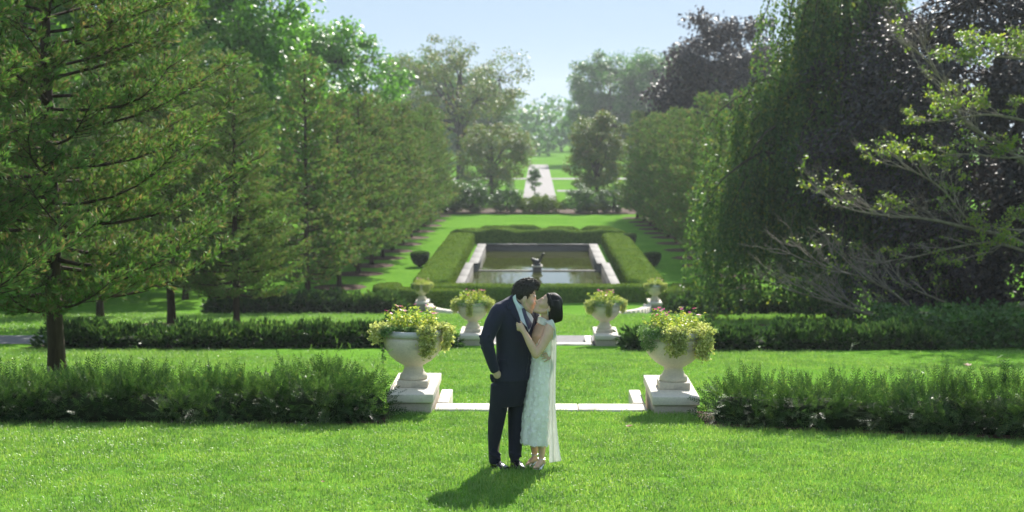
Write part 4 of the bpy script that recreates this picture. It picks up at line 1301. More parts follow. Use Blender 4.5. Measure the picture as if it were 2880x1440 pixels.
urn_soil = np_mesh('urn_soil', [(*lathe([(0.327, 0.66), (0.2, 0.69), (0.01, 0.70)], 24), 0)], ['soil'], True)

def pedestal(x, y0, top, depth, label, group):
    """long stone block that carries an urn: cap over a rougher base"""
    g = gz(y0)
    t = thing('pedestal', label, 'pedestal', (x, y0, g), group=group)
    zt = top - g
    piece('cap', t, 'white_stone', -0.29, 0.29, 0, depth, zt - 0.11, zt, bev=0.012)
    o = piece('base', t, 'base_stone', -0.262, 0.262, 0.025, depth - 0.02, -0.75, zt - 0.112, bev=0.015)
    return t

def drape(rng, phi, width, length, n, out=0.06, thick=0.05, inner=0.2):
    """points of a plant spilling over the rim at angle phi"""
    t = rng.random(n) ** 0.8
    a = phi + np.clip(rng.normal(0, width, n), -1.6 * width, 1.6 * width) * (1 - 0.35 * t)
    ln = length * (0.75 + 0.35 * np.cos((a - phi) / max(width, 1e-3) * 0.9))
    up_ = inner
    s = t * (ln + up_)
    r = np.where(s < up_, 0.25 + (0.41 - 0.25 + out) * (s / up_), 0.41 + out + 0.02 * np.sin(s * 9))
    z = np.where(s < up_, 0.728 + 0.035 * np.sin(np.minimum(s / up_, 1) * 2.6), 0.755 - (s - up_))
    # hang in, following the bowl a little
    r = r - np.clip(s - up_ - 0.12, 0, 1) * 0.12
    P = np.stack([r * np.cos(a), r * np.sin(a), z], -1) + rng.normal(0, thick * 0.5, (n, 3))
    P[:, :2] *= 1 + 0.03 * rng.random((n, 1))
    N = np.stack([np.cos(a), np.sin(a), np.full(n, 0.35)], -1)
    return P, N, s

FLOWER = combine([scatter(LEAF, np.zeros((1, 3)), np.array([[math.cos(a), math.sin(a), 0.12]]), np.array([0.030]), np.random.default_rng(1), up=np.array([[0, 0, 1.0]]), sx=np.array([0.044])) for a in np.arange(5) * 1.2566])
flower_me = np_mesh('flower', [(FLOWER[0], FLOWER[1], 0)], ['pink_petal'])

def planting(seed, drapes, green, stems, flowers):
    """meshes: gold foliage, stems, flower places; pale drapes; green drapes"""
    rng = np.random.default_rng(seed)
    st = MB(); P, D = [], []; fl = []
    for k in range(stems):
        a = rng.uniform(0, 6.283); r = 0.25 * math.sqrt(rng.random())
        p = np.array([r * math.cos(a), r * math.sin(a), 0.68])
        h = rng.uniform(0.14, 0.34) * (1.1 - 0.9 * r)
        lean = np.array([math.cos(a), math.sin(a)]) * rng.uniform(0, 0.14) + rng.normal(0, 0.03, 2)
        pts = [p + np.array([lean[0] * t, lean[1] * t, h * t]) for t in (0, 0.5, 1)]
        st.tube(pts, [0.004, 0.003, 0.002], 3, cap=False)
        m = 22
        t = rng.uniform(0.2, 1.0, m)[:, None]
        P.append(p + np.concatenate([lean * t, h * t], 1) + rng.normal(0, 0.014, (m, 3)))
        an = rng.uniform(0, 6.283, m)
        D.append(np.stack([np.cos(an), np.sin(an), rng.uniform(0.1, 0.9, m)], -1))
        fl.append(pts[2] + np.array([0, 0, 0.012]))
    P = np.concatenate(P); D = np.concatenate(D)
    gold = scatter(LEAF, P, D, rng.uniform(0.028, 0.055, len(P)), rng)
    fl.sort(key=lambda q: -q[2])
    fl = fl[:flowers * 2]
    rng.shuffle(fl)
    pale = []
    for d in drapes:
        Pp, N, s = drape(rng, *d)
        Vp = scatter(TUFT6, Pp, N * 0.5 + rng.normal(0, 0.5, Pp.shape) + np.array([0, 0, 0.2]), rng.uniform(0.026, 0.044, len(Pp)), rng)
        pale.append(np_mesh('trailing', [(*Vp, 0)], ['pale_leaf']))
    gr = []
    for d in green:
        Pp, N, s = drape(rng, *d)
        Vp = scatter(TUFT6, Pp, N * 0.4 + rng.normal(0, 0.6, Pp.shape), rng.uniform(0.014, 0.028, len(Pp)), rng)
        gr.append(np_mesh('trailing', [(*Vp, 0)], ['trail_leaf']))
    return st.mesh('stems', ['trail_leaf']), np_mesh('gold', [(*gold, 0)], ['gold_leaf']), fl[:flowers], pale, gr

F_ = -math.pi / 2      # towards the camera
PLANT = {
    'a': planting(301, [(F_ - 1.25, 0.24, 0.13, 560, 0.06, 0.06), (F_ + 0.5, 0.16, 0.30, 640, 0.02, 0.05), (F_ + 1.3, 0.18, 0.24, 520, 0.05, 0.05)],
                  [(F_ - 0.85, 0.22, 0.07, 420, 0.02, 0.035), (F_ - 1.3, 0.06, 0.42, 120, 0.02, 0.02), (F_ + 0.0, 0.4, -0.06, 300, -0.08, 0.03), (F_ + 2.4, 0.7, 0.05, 400, 0.0, 0.05)], 60, 13),
    'b': planting(302, [(F_ - 0.02, 0.24, 0.26, 700, 0.02, 0.05), (F_ + 0.95, 0.26, 0.32, 820, 0.04, 0.06), (F_ + 2.3, 0.4, 0.15, 400, 0.04, 0.05)],
                  [(F_ - 0.95, 0.26, 0.22, 620, 0.03, 0.04), (F_ - 0.4, 0.25, 0.08, 400, 0.0, 0.04), (F_ + 1.4, 0.12, 0.02, 90, 0.1, 0.03), (F_ - 2.4, 0.5, 0.1, 300, 0.0, 0.05)], 60, 14),
    'c': planting(303, [(F_ - 0.15, 0.12, 0.30, 360, 0.02, 0.04), (F_ + 1.3, 0.3, 0.24, 560, 0.05, 0.06), (F_ - 1.35, 0.25, 0.24, 480, 0.05, 0.06)],
                  [(F_ - 0.8, 0.4, 0.05, 350, 0.02, 0.05), (F_ + 0.7, 0.4, 0.04, 350, 0.02, 0.05), (F_ + 2.6, 0.6, 0.05, 250, 0.0, 0.05)], 55, 16),
}
def urn(x, y, z, plant, rot, who, n):
    g = 'stone urns on pedestals'
    u = thing('urn', f'weathered cream stone urn, {who}', 'urn', (x, y, z), group=g)
    bevel(link('plinth', urn_plinth, u), 0.008)
    link('bowl', urn_bowl, u)
    r = link('rim', urn_rim, u); r['label'] = 'grey weathered rolled rim'
    link('soil', urn_soil, u)
    st, gold, fl, pale, gr = PLANT[plant]
    p = thing('flowering_plant', f'upright yellow green plants with pink flowers in the urn {who}', 'plant', (x, y, z + 0.66), rot, 'flowering plants in the urns')
    for nm, me in (('stems', st), ('foliage', gold)):
        o = link(nm, me, p, (0, 0, -0.66))
    rnd = random.Random(n)
    for q in fl:
        f = link('flower', flower_me, p, (q[0], q[1], q[2] - 0.66))
        f.rotation_euler = (rnd.uniform(-0.5, 0.5), rnd.uniform(-0.5, 0.5), rnd.uniform(0, 6))
        f.scale = (rnd.uniform(0.85, 1.25),) * 3
    def where(phi):
        a = (phi + rot - F_ + math.pi) % (2 * math.pi) - math.pi
        if abs(a) > 1.9: return 'over the back'
        if a < -1.2: return 'far over the left side'
        if a < -0.55: return 'over the left side'
        if a > 1.1: return 'far over the right side'
        if a > 0.35: return 'over the right side'
        return 'over the front'
    pd = {'a': ([-1.05, .45, 1.25], [-.75, -1.3, .1, 2.4]), 'b': ([0, .85, 2.3], [-.9, -.4, 1.4, -2.4]), 'c': ([-.15, 1.3, -1.35], [-.8, .7, 2.6])}[plant]
    for kind, col, mes, phs in (('trailing_plant', 'pale variegated', pale, pd[0]), ('trailing_plant', 'fine green', gr, pd[1])):
        for me, ph in zip(mes, phs):
            tp = link(kind, me, None, (x, y, z), rot)
            tag(tp, f'{col} plant trailing {where(F_ + ph)} of the urn {who}', 'plant', 'trailing plants in the urns')

D1 = 18.82 - 17.3
pedestal(-1.57, 17.3, -0.15, D1, 'pale stone pedestal under the nearest left urn, beside the coping step', 'urn pedestals')
pedestal(1.71, 17.25, -0.16, D1, 'pale stone pedestal under the nearest right urn, beside the coping step', 'urn pedestals')
urn(-1.575, 17.92, -0.15, 'a', 0.0, 'nearest on the left', 1)
urn(1.735, 17.90, -0.16, 'b', 0.0, 'nearest on the right', 2)
pedestal(-1.60, 34.05, -1.93, 1.5, 'pale stone pedestal of the second left urn, partly behind the man', 'urn pedestals')
pedestal(1.69, 34.05, -1.93, 1.5, 'pale stone pedestal of the second right urn, by the path', 'urn pedestals')
urn(-1.58, 34.7, -1.93, 'c', 0.0, 'second on the left', 3)
urn(1.66, 34.7, -1.93, 'c', 0.35, 'second on the right', 4)
pedestal(-5.08, 61.9, -4.66, 1.5, 'pale stone pedestal of the farthest left urn', 'urn pedestals')
pedestal(5.2, 61.9, -4.66, 1.5, 'pale stone pedestal of the farthest right urn', 'urn pedestals')
urn(-5.1, 62.5, -4.66, 'b', -0.4, 'farthest on the left', 5)
urn(5.2, 62.5, -4.66, 'a', 0.3, 'farthest on the right', 6)

# fallen leaves on the lawn
def dead_leaf(px, py, label, s, rot):
    lo, hi = 8.0, 40.0
    for _ in range(60):
        mid = (lo + hi) / 2
        if W(px, py, mid).z > gz(mid): lo = mid
        else: hi = mid
    p = W(px, py, lo)
    rng = np.random.default_rng(int(px))
    items = [scatter(LEAF, np.zeros((1, 3)), np.array([[math.cos(a), math.sin(a), 0.35]]), np.array([s * q]), rng, up=np.array([[0, 0, 1.0]])) for a, q in ((0, 1), (0.9, 0.85), (-0.9, 0.85), (1.9, 0.6), (-1.9, 0.6))]
    V, F = combine(items)
    tag(link('fallen_leaf', np_mesh('fallen_leaf', [(V, F, 0)], ['dead_leaf']), None, (p.x, p.y, gz(p.y) + 0.05), rot), label, 'leaf', 'fallen leaves')
dead_leaf(1766, 1213, 'curled brown fallen leaf on the grass before the nearest right pedestal', 0.07, 0.4)
dead_leaf(2722, 1036, 'brown fallen leaf on the lawn behind the near right hedge', 0.13, 1.4)
dead_leaf(909, 1372, 'small brown fallen leaf on the near lawn left of the couple', 0.03, 2.0)

# ------------------------------------------------------------------ the couple
SC = 0.001517                      # metres per pixel of the close-up the measures were taken from
BASE = Vector((W(1466.3, 1316, 13.0).x, 13.0, 0.0))
def pp(px, py, dy=0.0):
    """place in the couple's own frame: x to the right, y away from the lawn's upper edge, z up"""
    x = (px - 400) * SC; z = (1236 - py) * SC
    k = dy / 13.0
    return np.array([x + (x + BASE.x) * k, dy, z - (CAM_Z - z) * k])
V3 = lambda *a: np.array(a, float)

def rotm(yaw, pitch, roll=0.0):
    """head frame: x forward, y left, z up; pitch > 0 looks down"""
    return np.array((Matrix.Rotation(yaw, 3, 'Z') @ Matrix.Rotation(pitch, 3, 'Y') @ Matrix.Rotation(roll, 3, 'X')))

def add_head(f, org, R, s, male):
    def T(p): return org + s * (R @ V3(*p))
    def ball(p, r, tilt=0):
        M = R @ rotm(0, tilt)
        f.ball(T(p), [q * s for q in r], rot=M)
    def chain(pts, rad): f.chain([T(p) for p in pts], [q * s for q in rad])
    ball((-0.012, 0, 0.045), (0.098, 0.076, 0.092))
    ball((-0.03, 0, 0.01), (0.075, 0.068, 0.08))
    ball((0.03, 0, 0.0), (0.066, 0.064, 0.078))
    ball((0.040, 0, -0.045), (0.052, 0.054, 0.062))
    ball((0.052, 0, -0.078), (0.036, 0.036, 0.03))
    chain([(0.076, 0, -0.098), (0.07, 0, -0.10)], (0.019, 0.022) if male else (0.016, 0.018))
    for y in (-1, 1):
        chain([(-0.005, y * 0.058, -0.045), (0.03, y * 0.046, -0.078), (0.068, y * 0.016, -0.096)], (0.022, 0.02, 0.018) if male else (0.018, 0.016, 0.015))
        ball((0.062, y * 0.040, -0.018), (0.028, 0.026, 0.028))
        chain([(0.084, y * 0.012, 0.036), (0.076, y * 0.048, 0.034)], (0.011, 0.010) if male else (0.008, 0.007))
        ball((0.074, y * 0.032, 0.014), (0.014, 0.017, 0.011))
        chain([(0.098, y * 0.010, -0.030), (0.09, y * 0.014, -0.032)], (0.009, 0.007))
        ball((-0.014, y * 0.083, -0.006), (0.021, 0.011, 0.034), 0.18)
        ball((-0.006, y * 0.080, -0.030), (0.010, 0.007, 0.012))
    chain([(0.088, 0, 0.024), (0.100, 0, 0.0), (0.112, 0, -0.022)], (0.009, 0.010, 0.012))
    ball((0.112, 0, -0.024), (0.012, 0.011, 0.009))
    chain([(0.088, -0.016, -0.054), (0.096, 0, -0.052), (0.088, 0.016, -0.054)], (0.006, 0.008, 0.006))
    chain([(0.086, -0.014, -0.066), (0.093, 0, -0.067), (0.086, 0.014, -0.066)], (0.006, 0.009, 0.006))
    return T

def finger(f, pts, r=0.0085):
    n = len(pts)
    f.chain(pts, list(np.linspace(r, r * 0.78, n)))

def bvh_of(me):
    V = np.zeros(len(me.vertices) * 3, np.float32); me.vertices.foreach_get('co', V)
    return BVHTree.FromPolygons([tuple(v) for v in V.reshape(-1, 3)], [tuple(p.vertices) for p in me.polygons])

def patch(name, poly, target, mat, parent, off=0.004, thick=0.004, label=None, dense=0.012, default=0.0, fixed=None):
    """a piece of cloth cut to an outline and laid on the body below it"""
    import bmesh
    bm = bmesh.new()
    vs_ = [bm.verts.new((p[0], p[1], 0)) for p in poly]
    fc = bm.faces.new(vs_)
    bmesh.ops.triangulate(bm, faces=[fc])
    for _ in range(4):
        long = [e for e in bm.edges if e.calc_length() * SC > dense]
        if not long: break
        bmesh.ops.subdivide_edges(bm, edges=long, cuts=1, use_grid_fill=False)
        bmesh.ops.triangulate(bm, faces=bm.faces[:])
    last = default
    for v in bm.verts:
        px, py = v.co.x, v.co.y
        a, b = Vector(pp(px, py, -0.7)), Vector(pp(px, py, 0.7))
        hit = target.ray_cast(a, (b - a).normalized(), 3.0)
        dy = hit[0].y if hit[0] is not None else last
        if fixed is not None: dy = fixed
        last = dy
        v.co = Vector(pp(px, py, dy - off))
    bmesh.ops.recalc_face_normals(bm, faces=bm.faces)
    if sum((f.normal.y * f.calc_area() for f in bm.faces)) > 0:
        bmesh.ops.reverse_faces(bm, faces=bm.faces)
    me = bpy.data.meshes.new(name); bm.to_mesh(me); bm.free()
    me.materials.append(MATS[mat])
    me.polygons.foreach_set('use_smooth', np.ones(len(me.polygons), bool))
    o = link(name, me, parent)
    s = o.modifiers.new('solid', 'SOLIDIFY'); s.thickness = thick; s.offset = -1
    if label: o['label'] = label
    return o

def ring(px, py, dy, a, b, A, B):
    return (pp(px, py, dy), A * a, B * b)

def shoe(parent, heel, toe, zg, mat, name='shoe', w=0.048, h=0.085):
    heel, toe = np.array(heel, float), np.array(toe, float)
    d = toe - heel; L = np.linalg.norm(d); d /= L
    sd = V3(-d[1], d[0], 0); up = V3(0, 0, 1)
    rings = []
    for t, ww, hh, lift in ((0.0, 0.30, 0.30, 0.01), (0.03, 0.72, 0.80, 0), (0.14, 0.80, 1.0, 0), (0.30, 0.78, 1.0, 0), (0.45, 0.86, 0.80, 0), (0.62, 1.0, 0.58, 0), (0.78, 0.98, 0.48, 0), (0.9, 0.74, 0.40, 0.003), (0.97, 0.42, 0.28, 0.006), (1.0, 0.12, 0.14, 0.012)):
        c = heel + d * L * t
        hz = hh * h / 2
        rings.append((V3(c[0], c[1], zg + lift + hz), sd * ww * w, up * hz))
    f = Fuse().loft(rings, 24, 0.75)
    so = link(name, f.mesh(name, mat, 0.006, 2), parent)
    f2 = Fuse().loft([(V3(*(heel + d * L * t)[:2], zg + 0.008), sd * ww * w * 1.04, up * 0.010) for t, ww in ((0.0, 0.3), (0.03, 0.74), (0.14, 0.84), (0.3, 0.8), (0.45, 0.86), (0.62, 1.0), (0.78, 0.98), (0.9, 0.74), (1.01, 0.3))], 20, 0.6)
    link('sole', f2.mesh('sole', mat, 0.006, 1), so)
    # laces
    lc = MB()
    for k in range(4):
        t = 0.40 + 0.065 * k
        c = heel + d * L * t
        z = zg + np.interp(t, [0.3, 0.45, 0.62, 0.78], [1.0, 0.80, 0.58, 0.48]) * h + 0.002
        lc.tube([V3(*(c - sd[:2] * 0.02), z - 0.006), V3(*c[:2], z), V3(*(c + sd[:2] * 0.02), z - 0.006)], 0.0025, 5)
    link('laces', lc.mesh('laces', [mat], True), so)
    return so

# ---- the man
MAN = thing('person', 'person in navy suit, pale shirt and tie, kissing, one hand in pocket', 'person', BASE)
MR = V3(-0.707, -0.707, 0); MF = V3(0.707, -0.707, 0)      # his right, his front
def man():
    f = Fuse()
    org = pp(419, 196, 0.0)
    HR = rotm(R_(9), R_(13), R_(-4))
    hs = 1.07
    T = add_head(f, org, HR, hs, True)
    f.chain([pp(408, 205, 0.01), pp(392, 235, 0.005), pp(378, 262, 0.0)], [0.062, 0.062, 0.068])
    # trunk, arms and legs under the clothes
    f.loft([ring(345, 700, 0, 0.15, 0.10, MR, MF), ring(355, 560, 0, 0.14, 0.10, MR, MF), ring(358, 400, 0, 0.16, 0.11, MR, MF), ring(355, 300, 0, 0.17, 0.10, MR, MF), ring(370, 245, 0, 0.07, 0.06, MR, MF)])
    f.chain([pp(262, 290, -0.13), pp(187, 452, -0.19), pp(230, 628, -0.17), pp(244, 646, -0.17)], [0.05, 0.042, 0.031, 0.033])
    f.ball(pp(252, 662, -0.168), (0.036, 0.026, 0.042))
    for k in range(4):
        finger(f, [pp(254 + 4 * k, 678, -0.15 + 0.012 * k), pp(262 + 5 * k, 712, -0.12 + 0.014 * k), pp(270 + 5 * k, 735, -0.11 + 0.014 * k)], 0.009)
    finger(f, [pp(255, 655, -0.175), pp(266, 672, -0.165), pp(272, 690, -0.14)], 0.0095)
    # left arm round her back
    f.chain([pp(470, 300, 0.15), pp(555, 440, 0.21), pp(588, 540, 0.12), pp(594, 547, 0.02)], [0.05, 0.042, 0.034, 0.030])
    f.chain([pp(594, 546, 0.02), pp(592, 544, -0.07)], [0.030, 0.030])
    f.ball(pp(585, 546, -0.105), (0.032, 0.036, 0.036))
    tips = [(522, 533, -0.192), (519, 551, -0.194), (526, 567, -0.190), (540, 583, -0.184)]
    for k, tp in enumerate(tips):
        b = (576, 530 + 11 * k, -0.140)
        m = ((b[0] + tp[0]) / 2 + 2, (b[1] + tp[1]) / 2 - 2, -0.185)
        finger(f, [pp(*b), pp(*m), pp(*tp)], 0.0088)
    finger(f, [pp(588, 528, -0.11), pp(579, 514, -0.15), pp(568, 507, -0.168)], 0.0098)
    for sx, pts in ((0, [(292, 720, -0.05), (250, 960, -0.06), (234, 1170, -0.05)]), (1, [(375, 720, 0.02), (366, 950, 0.0), (360, 1170, -0.02)])):
        f.chain([pp(*p) for p in pts], [0.08, 0.055, 0.04])
    body = f.mesh('man_body', 'skin_man', 0.0063, 3)
    link('body', body, MAN)
    bb = bvh_of(body)
    # jacket
    j = Fuse()
    j.loft([ring(349, 688, 0, 0.205, 0.152, MR, MF), ring(350, 660, 0, 0.203, 0.150, MR, MF), ring(353, 600, 0, 0.194, 0.142, MR, MF), ring(358, 520, 0, 0.186, 0.134, MR, MF), ring(361, 430, 0, 0.196, 0.140, MR, MF),
            ring(358, 340, 0, 0.212, 0.140, MR, MF), ring(352, 285, 0, 0.214, 0.128, MR, MF), ring(352, 250, -0.005, 0.185, 0.11, MR, MF), ring(360, 222, 0.0, 0.125, 0.088, MR, MF), ring(366, 205, 0.01, 0.085, 0.075, MR, MF)], 32, 0.9)
    j.chain([pp(262, 283, -0.135), pp(225, 350, -0.165), pp(187, 448, -0.195), pp(196, 500, -0.195), pp(222, 590, -0.18), pp(235, 628, -0.172)], [0.082, 0.076, 0.064, 0.060, 0.050, 0.046])
    j.chain([pp(450, 285, 0.145), pp(550, 440, 0.225), pp(578, 535, 0.13), pp(586, 550, 0.035)], [0.078, 0.062, 0.05, 0.044])
    # slope of the shoulder, and soft folds at elbow and waist
    j.chain([pp(352, 205, -0.03), pp(310, 236, -0.08), pp(266, 266, -0.125)], [0.052, 0.058, 0.070])
    for (a, b, r) in (((152, 468, -0.215), (212, 452, -0.245), 0.018), ((160, 500, -0.21), (222, 478, -0.238), 0.016), ((148, 428, -0.215), (205, 420, -0.25), 0.016)):
        pa, pb = pp(*a), pp(*b)
        j.chain([pa, (pa + pb) / 2 + V3(0, 0.004, -0.004), pb], [r * 0.9, r, r * 0.9])
    jm = j.mesh('man_jacket', 'navy_wool', 0.0075, 5)
    jk = link('jacket', jm, MAN); jk['label'] = 'navy suit jacket'
    jb = bvh_of(jm)
    lap1 = [(352, 180), (338, 188), (322, 214), (314, 262), (336, 266), (333, 279), (398, 366), (446, 404), (436, 372), (396, 331), (380, 280), (362, 236), (350, 200)]
    patch('lapel', lap1, jb, 'navy_wool', jk, 0.012, 0.006)
    lap2 = [(440, 256), (462, 246), (481, 250), (495, 280), (496, 322), (490, 336), (474, 316), (458, 284)]
    patch('lapel', lap2, jb, 'navy_wool', jk, 0.014, 0.006, default=-0.02)
    patch('pocket_flap', [(258, 566), (322, 572), (321, 596), (262, 590)], jb, 'navy_wool', jk, 0.007, 0.004)
    patch('front_edge', [(446, 404), (452, 470), (449, 530), (441, 600), (430, 650), (412, 683), (406, 680), (424, 640), (434, 590), (441, 520), (443, 460), (438, 405)], jb, 'navy_wool', jk, 0.005, 0.004)
    bt = pp(446, 526, -0.135)
    h = jb.ray_cast(Vector(pp(446, 526, -0.7)), Vector((0, 1, -0.14)).normalized(), 3)
    if h[0] is not None: bt = np.array(h[0])
    bmsh = np_mesh('button', [(lambda e: (e[0], e[2], 0))(ellipsoid((0, 0, 0), (0.010, 0.004, 0.010))), (np.zeros((0, 3)), ellipsoid((0, 0, 0), 0.01)[1] - len(ellipsoid((0, 0, 0), 0.01)[0]), 0)], ['dark_button'], True)
    link('button', bmsh, jk, Vector(bt) + Vector((0, -0.003, 0)))
    # shirt and tie
    sh = patch('shirt', [(362, 190), (372, 216), (404, 252), (428, 252), (444, 256), (460, 284), (474, 316), (466, 352), (446, 404), (424, 372), (394, 331), (379, 280), (360, 236), (350, 204)], jb, 'blue_shirt', MAN, 0.0045, 0.004, 'pale blue dress shirt')
    def collar():
        cm = MB()
        rr = []
        for a in np.linspace(-2.6, 2.4, 26):
            d = MF * math.cos(a) * 0.075 + MR * math.sin(a) * 0.082
            lo = pp(382, 240, 0.0) + d * 1.10 + V3(0.004, 0, -0.012 - 0.02 * max(0, math.cos(a)))
            hi = pp(388, 218, 0.0) + d * 0.93 + V3(0.004, 0, 0.026 - 0.055 * max(0, math.cos(a)) ** 2)
            rr += [lo, hi]
        V = np.array(rr); n = len(V) // 2
        F = np.array([[2 * i, 2 * i + 2, 2 * i + 3, 2 * i + 1] for i in range(n - 1)])
        o = link('collar', np_mesh('collar', [(V, F, 0)], ['blue_shirt'], True), sh)
        s = o.modifiers.new('solid', 'SOLIDIFY'); s.thickness = 0.005
    collar()
    patch('collar', [(364, 170), (346, 188), (350, 208), (379, 279), (404, 250), (382, 226), (370, 204)], bb, 'blue_shirt', sh, 0.030, 0.004, dense=0.02, default=-0.06, fixed=-0.085)
    patch('tie', [(403, 256), (422, 252), (430, 258), (428, 277), (440, 304), (466, 348), (458, 372), (446, 388), (430, 350), (416, 306), (409, 282)], jb, 'tie_silk', MAN, 0.011, 0.006, 'dark blue tie')
    # trousers
    t = Fuse()
    t.loft([ring(344, 660, -0.01, 0.185, 0.135, MR, MF), ring(335, 720, -0.015, 0.185, 0.14, MR, MF), ring(330, 790, -0.02, 0.18, 0.135, MR, MF), ring(322, 850, -0.02, 0.16, 0.12, MR, MF)])
    X, Y = V3(1, 0, 0), V3(0, 1, 0)
    def lg(rows):
        t.loft([(pp((a + b) / 2, y, dy), X * ((b - a) / 2 * SC), Y * dp) for y, a, b, dy, dp in rows], 24)
    lg([(720, 212, 330, -0.07, 0.10), (800, 208, 326, -0.07, 0.10), (880, 202, 314, -0.065, 0.095), (960, 195, 297, -0.06, 0.085), (1040, 194, 279, -0.05, 0.078), (1110, 196, 264, -0.045, 0.072), (1140, 198, 260, -0.045, 0.07), (1165, 199, 272, -0.05, 0.072), (1190, 200, 276, -0.05, 0.074), (1212, 203, 270, -0.05, 0.07)])
    lg([(720, 320, 437, 0.04, 0.10), (800, 318, 436, 0.04, 0.10), (900, 317, 429, 0.03, 0.095), (1000, 318, 416, 0.02, 0.085), (1080, 320, 407, 0.01, 0.078), (1130, 320, 403, 0.0, 0.075), (1165, 322, 400, -0.005, 0.074), (1185, 330, 388, -0.01, 0.068), (1203, 333, 384, -0.01, 0.064)])
    for (a, b, r) in (((222, 1128, -0.112), (268, 1160, -0.112), 0.016), ((205, 1152, -0.112), (262, 1180, -0.117), 0.016), ((330, 1150, -0.072), (398, 1170, -0.064), 0.014), ((216, 668, -0.13), (226, 705, -0.15), 0.020)):
        pa, pb = pp(*a), pp(*b)
        t.chain([pa, (pa + pb) / 2, pb], [r * 0.8, r, r * 0.8])
    link('trousers', t.mesh('man_trousers', 'navy_trouser', 0.0075, 5), MAN)
    # shoes
    g = lambda dy: -0.09 * dy
    shoe(MAN, pp(222, 1222, -0.02)[:2], pp(318, 1240, -0.20)[:2], g(-0.11) - 0.004, 'patent_leather')
    shoe(MAN, pp(350, 1215, 0.02)[:2], pp(412, 1245, -0.20)[:2], g(-0.09) - 0.004, 'patent_leather')
    # hair: a cap grown over the skull and locks combed over it
    rng = np.random.default_rng(5)
    V, F3, F4 = ellipsoid((0, 0, 0), 1.0, 40, 28)
    P = V * np.array([0.108, 0.084, 0.105]) + np.array([-0.014, 0, 0.048])
    x, y, z = P[:, 0], P[:, 1], P[:, 2]
    def hairline(x):
        return np.interp(x, [-0.13, -0.06, -0.03, 0.012, 0.03, 0.055, 0.08, 0.13], [-0.052, -0.05, -0.010, -0.012, 0.035, 0.070, 0.090, 0.105])
    P[:, 2] = np.where(z > 0.05, z + 0.022 * np.clip((z - 0.05) / 0.1, 0, 1) * (1 + 0.7 * np.clip(x / 0.08, -0.6, 1)), z)
    P[:, 0] += np.where((z > 0.06) & (x > 0.03), 0.014, 0)
    keep = z > hairline(x)
    P += (0.004 * vnoise(P, 60, 3))[:, None]
    F4k = np.array([q for q in F4 if keep[q].all()]); F3k = np.array([q for q in F3 if keep[q].all()])
    WV = org + hs * (P @ HR.T)
    o = link('hair', np_mesh('man_hair', [(WV, F4k, 0), (WV[:0], F3k - len(WV), 0)], ['hair_brown'], True), MAN)
    s = o.modifiers.new('solid', 'SOLIDIFY'); s.thickness = 0.012; s.offset = -1
    o['label'] = 'short dark brown hair combed forward'
    st = MB()
    vi = np.where(keep & (P[:, 2] > 0.02))[0]
    for k in range(520):
        p = P[rng.choice(vi)] + rng.normal(0, 0.004, 3)
        nrm = unit(p - np.array([-0.014, 0, 0.03]))
        comb = unit(np.array([0.75, -0.15, 0.75]) - 0.8 * nrm * np.dot([0.75, -0.15, 0.75], nrm))
        if p[2] < 0.07: comb = unit(np.array([-0.3, 0, -0.9]) - nrm * np.dot([-0.3, 0, -0.9], nrm))
        ln = rng.uniform(0.02, 0.042) * (1.0 if p[2] > 0.08 else 0.4)
        pts = [p - nrm * 0.003, p + comb * ln * 0.5 + nrm * 0.002, p + comb * ln + nrm * (rng.uniform(-0.004, 0.005) if p[2] > 0.08 else -0.003)]
        st.tube([org + hs * (HR @ q) for q in pts], [0.0035, 0.003, 0.0008], 4)
    link('locks', st.mesh('man_locks', ['hair_brown'], True), o)
    # brow and closed lid
    fb = MB()
    for ysd in (-1, 1):
        fb.tube([T((0.0865, ysd * 0.016, 0.038)), T((0.083, ysd * 0.032, 0.043)), T((0.073, ysd * 0.050, 0.038))], [0.0025, 0.004, 0.002], 5)
        fb.tube([T((0.081, ysd * 0.022, 0.011)), T((0.083, ysd * 0.032, 0.007)), T((0.075, ysd * 0.046, 0.010))], [0.0012, 0.0018, 0.001], 4)
    link('eyebrows', fb.mesh('brows', ['hair_brown'], True), MAN)
    lp = MB()
    lp.tube([T((0.084, -0.018, -0.059)), T((0.095, 0, -0.058)), T((0.084, 0.018, -0.059))], [0.003, 0.006, 0.003], 6)
    link('lips', lp.mesh('lips', ['lip'], True), MAN)
man()

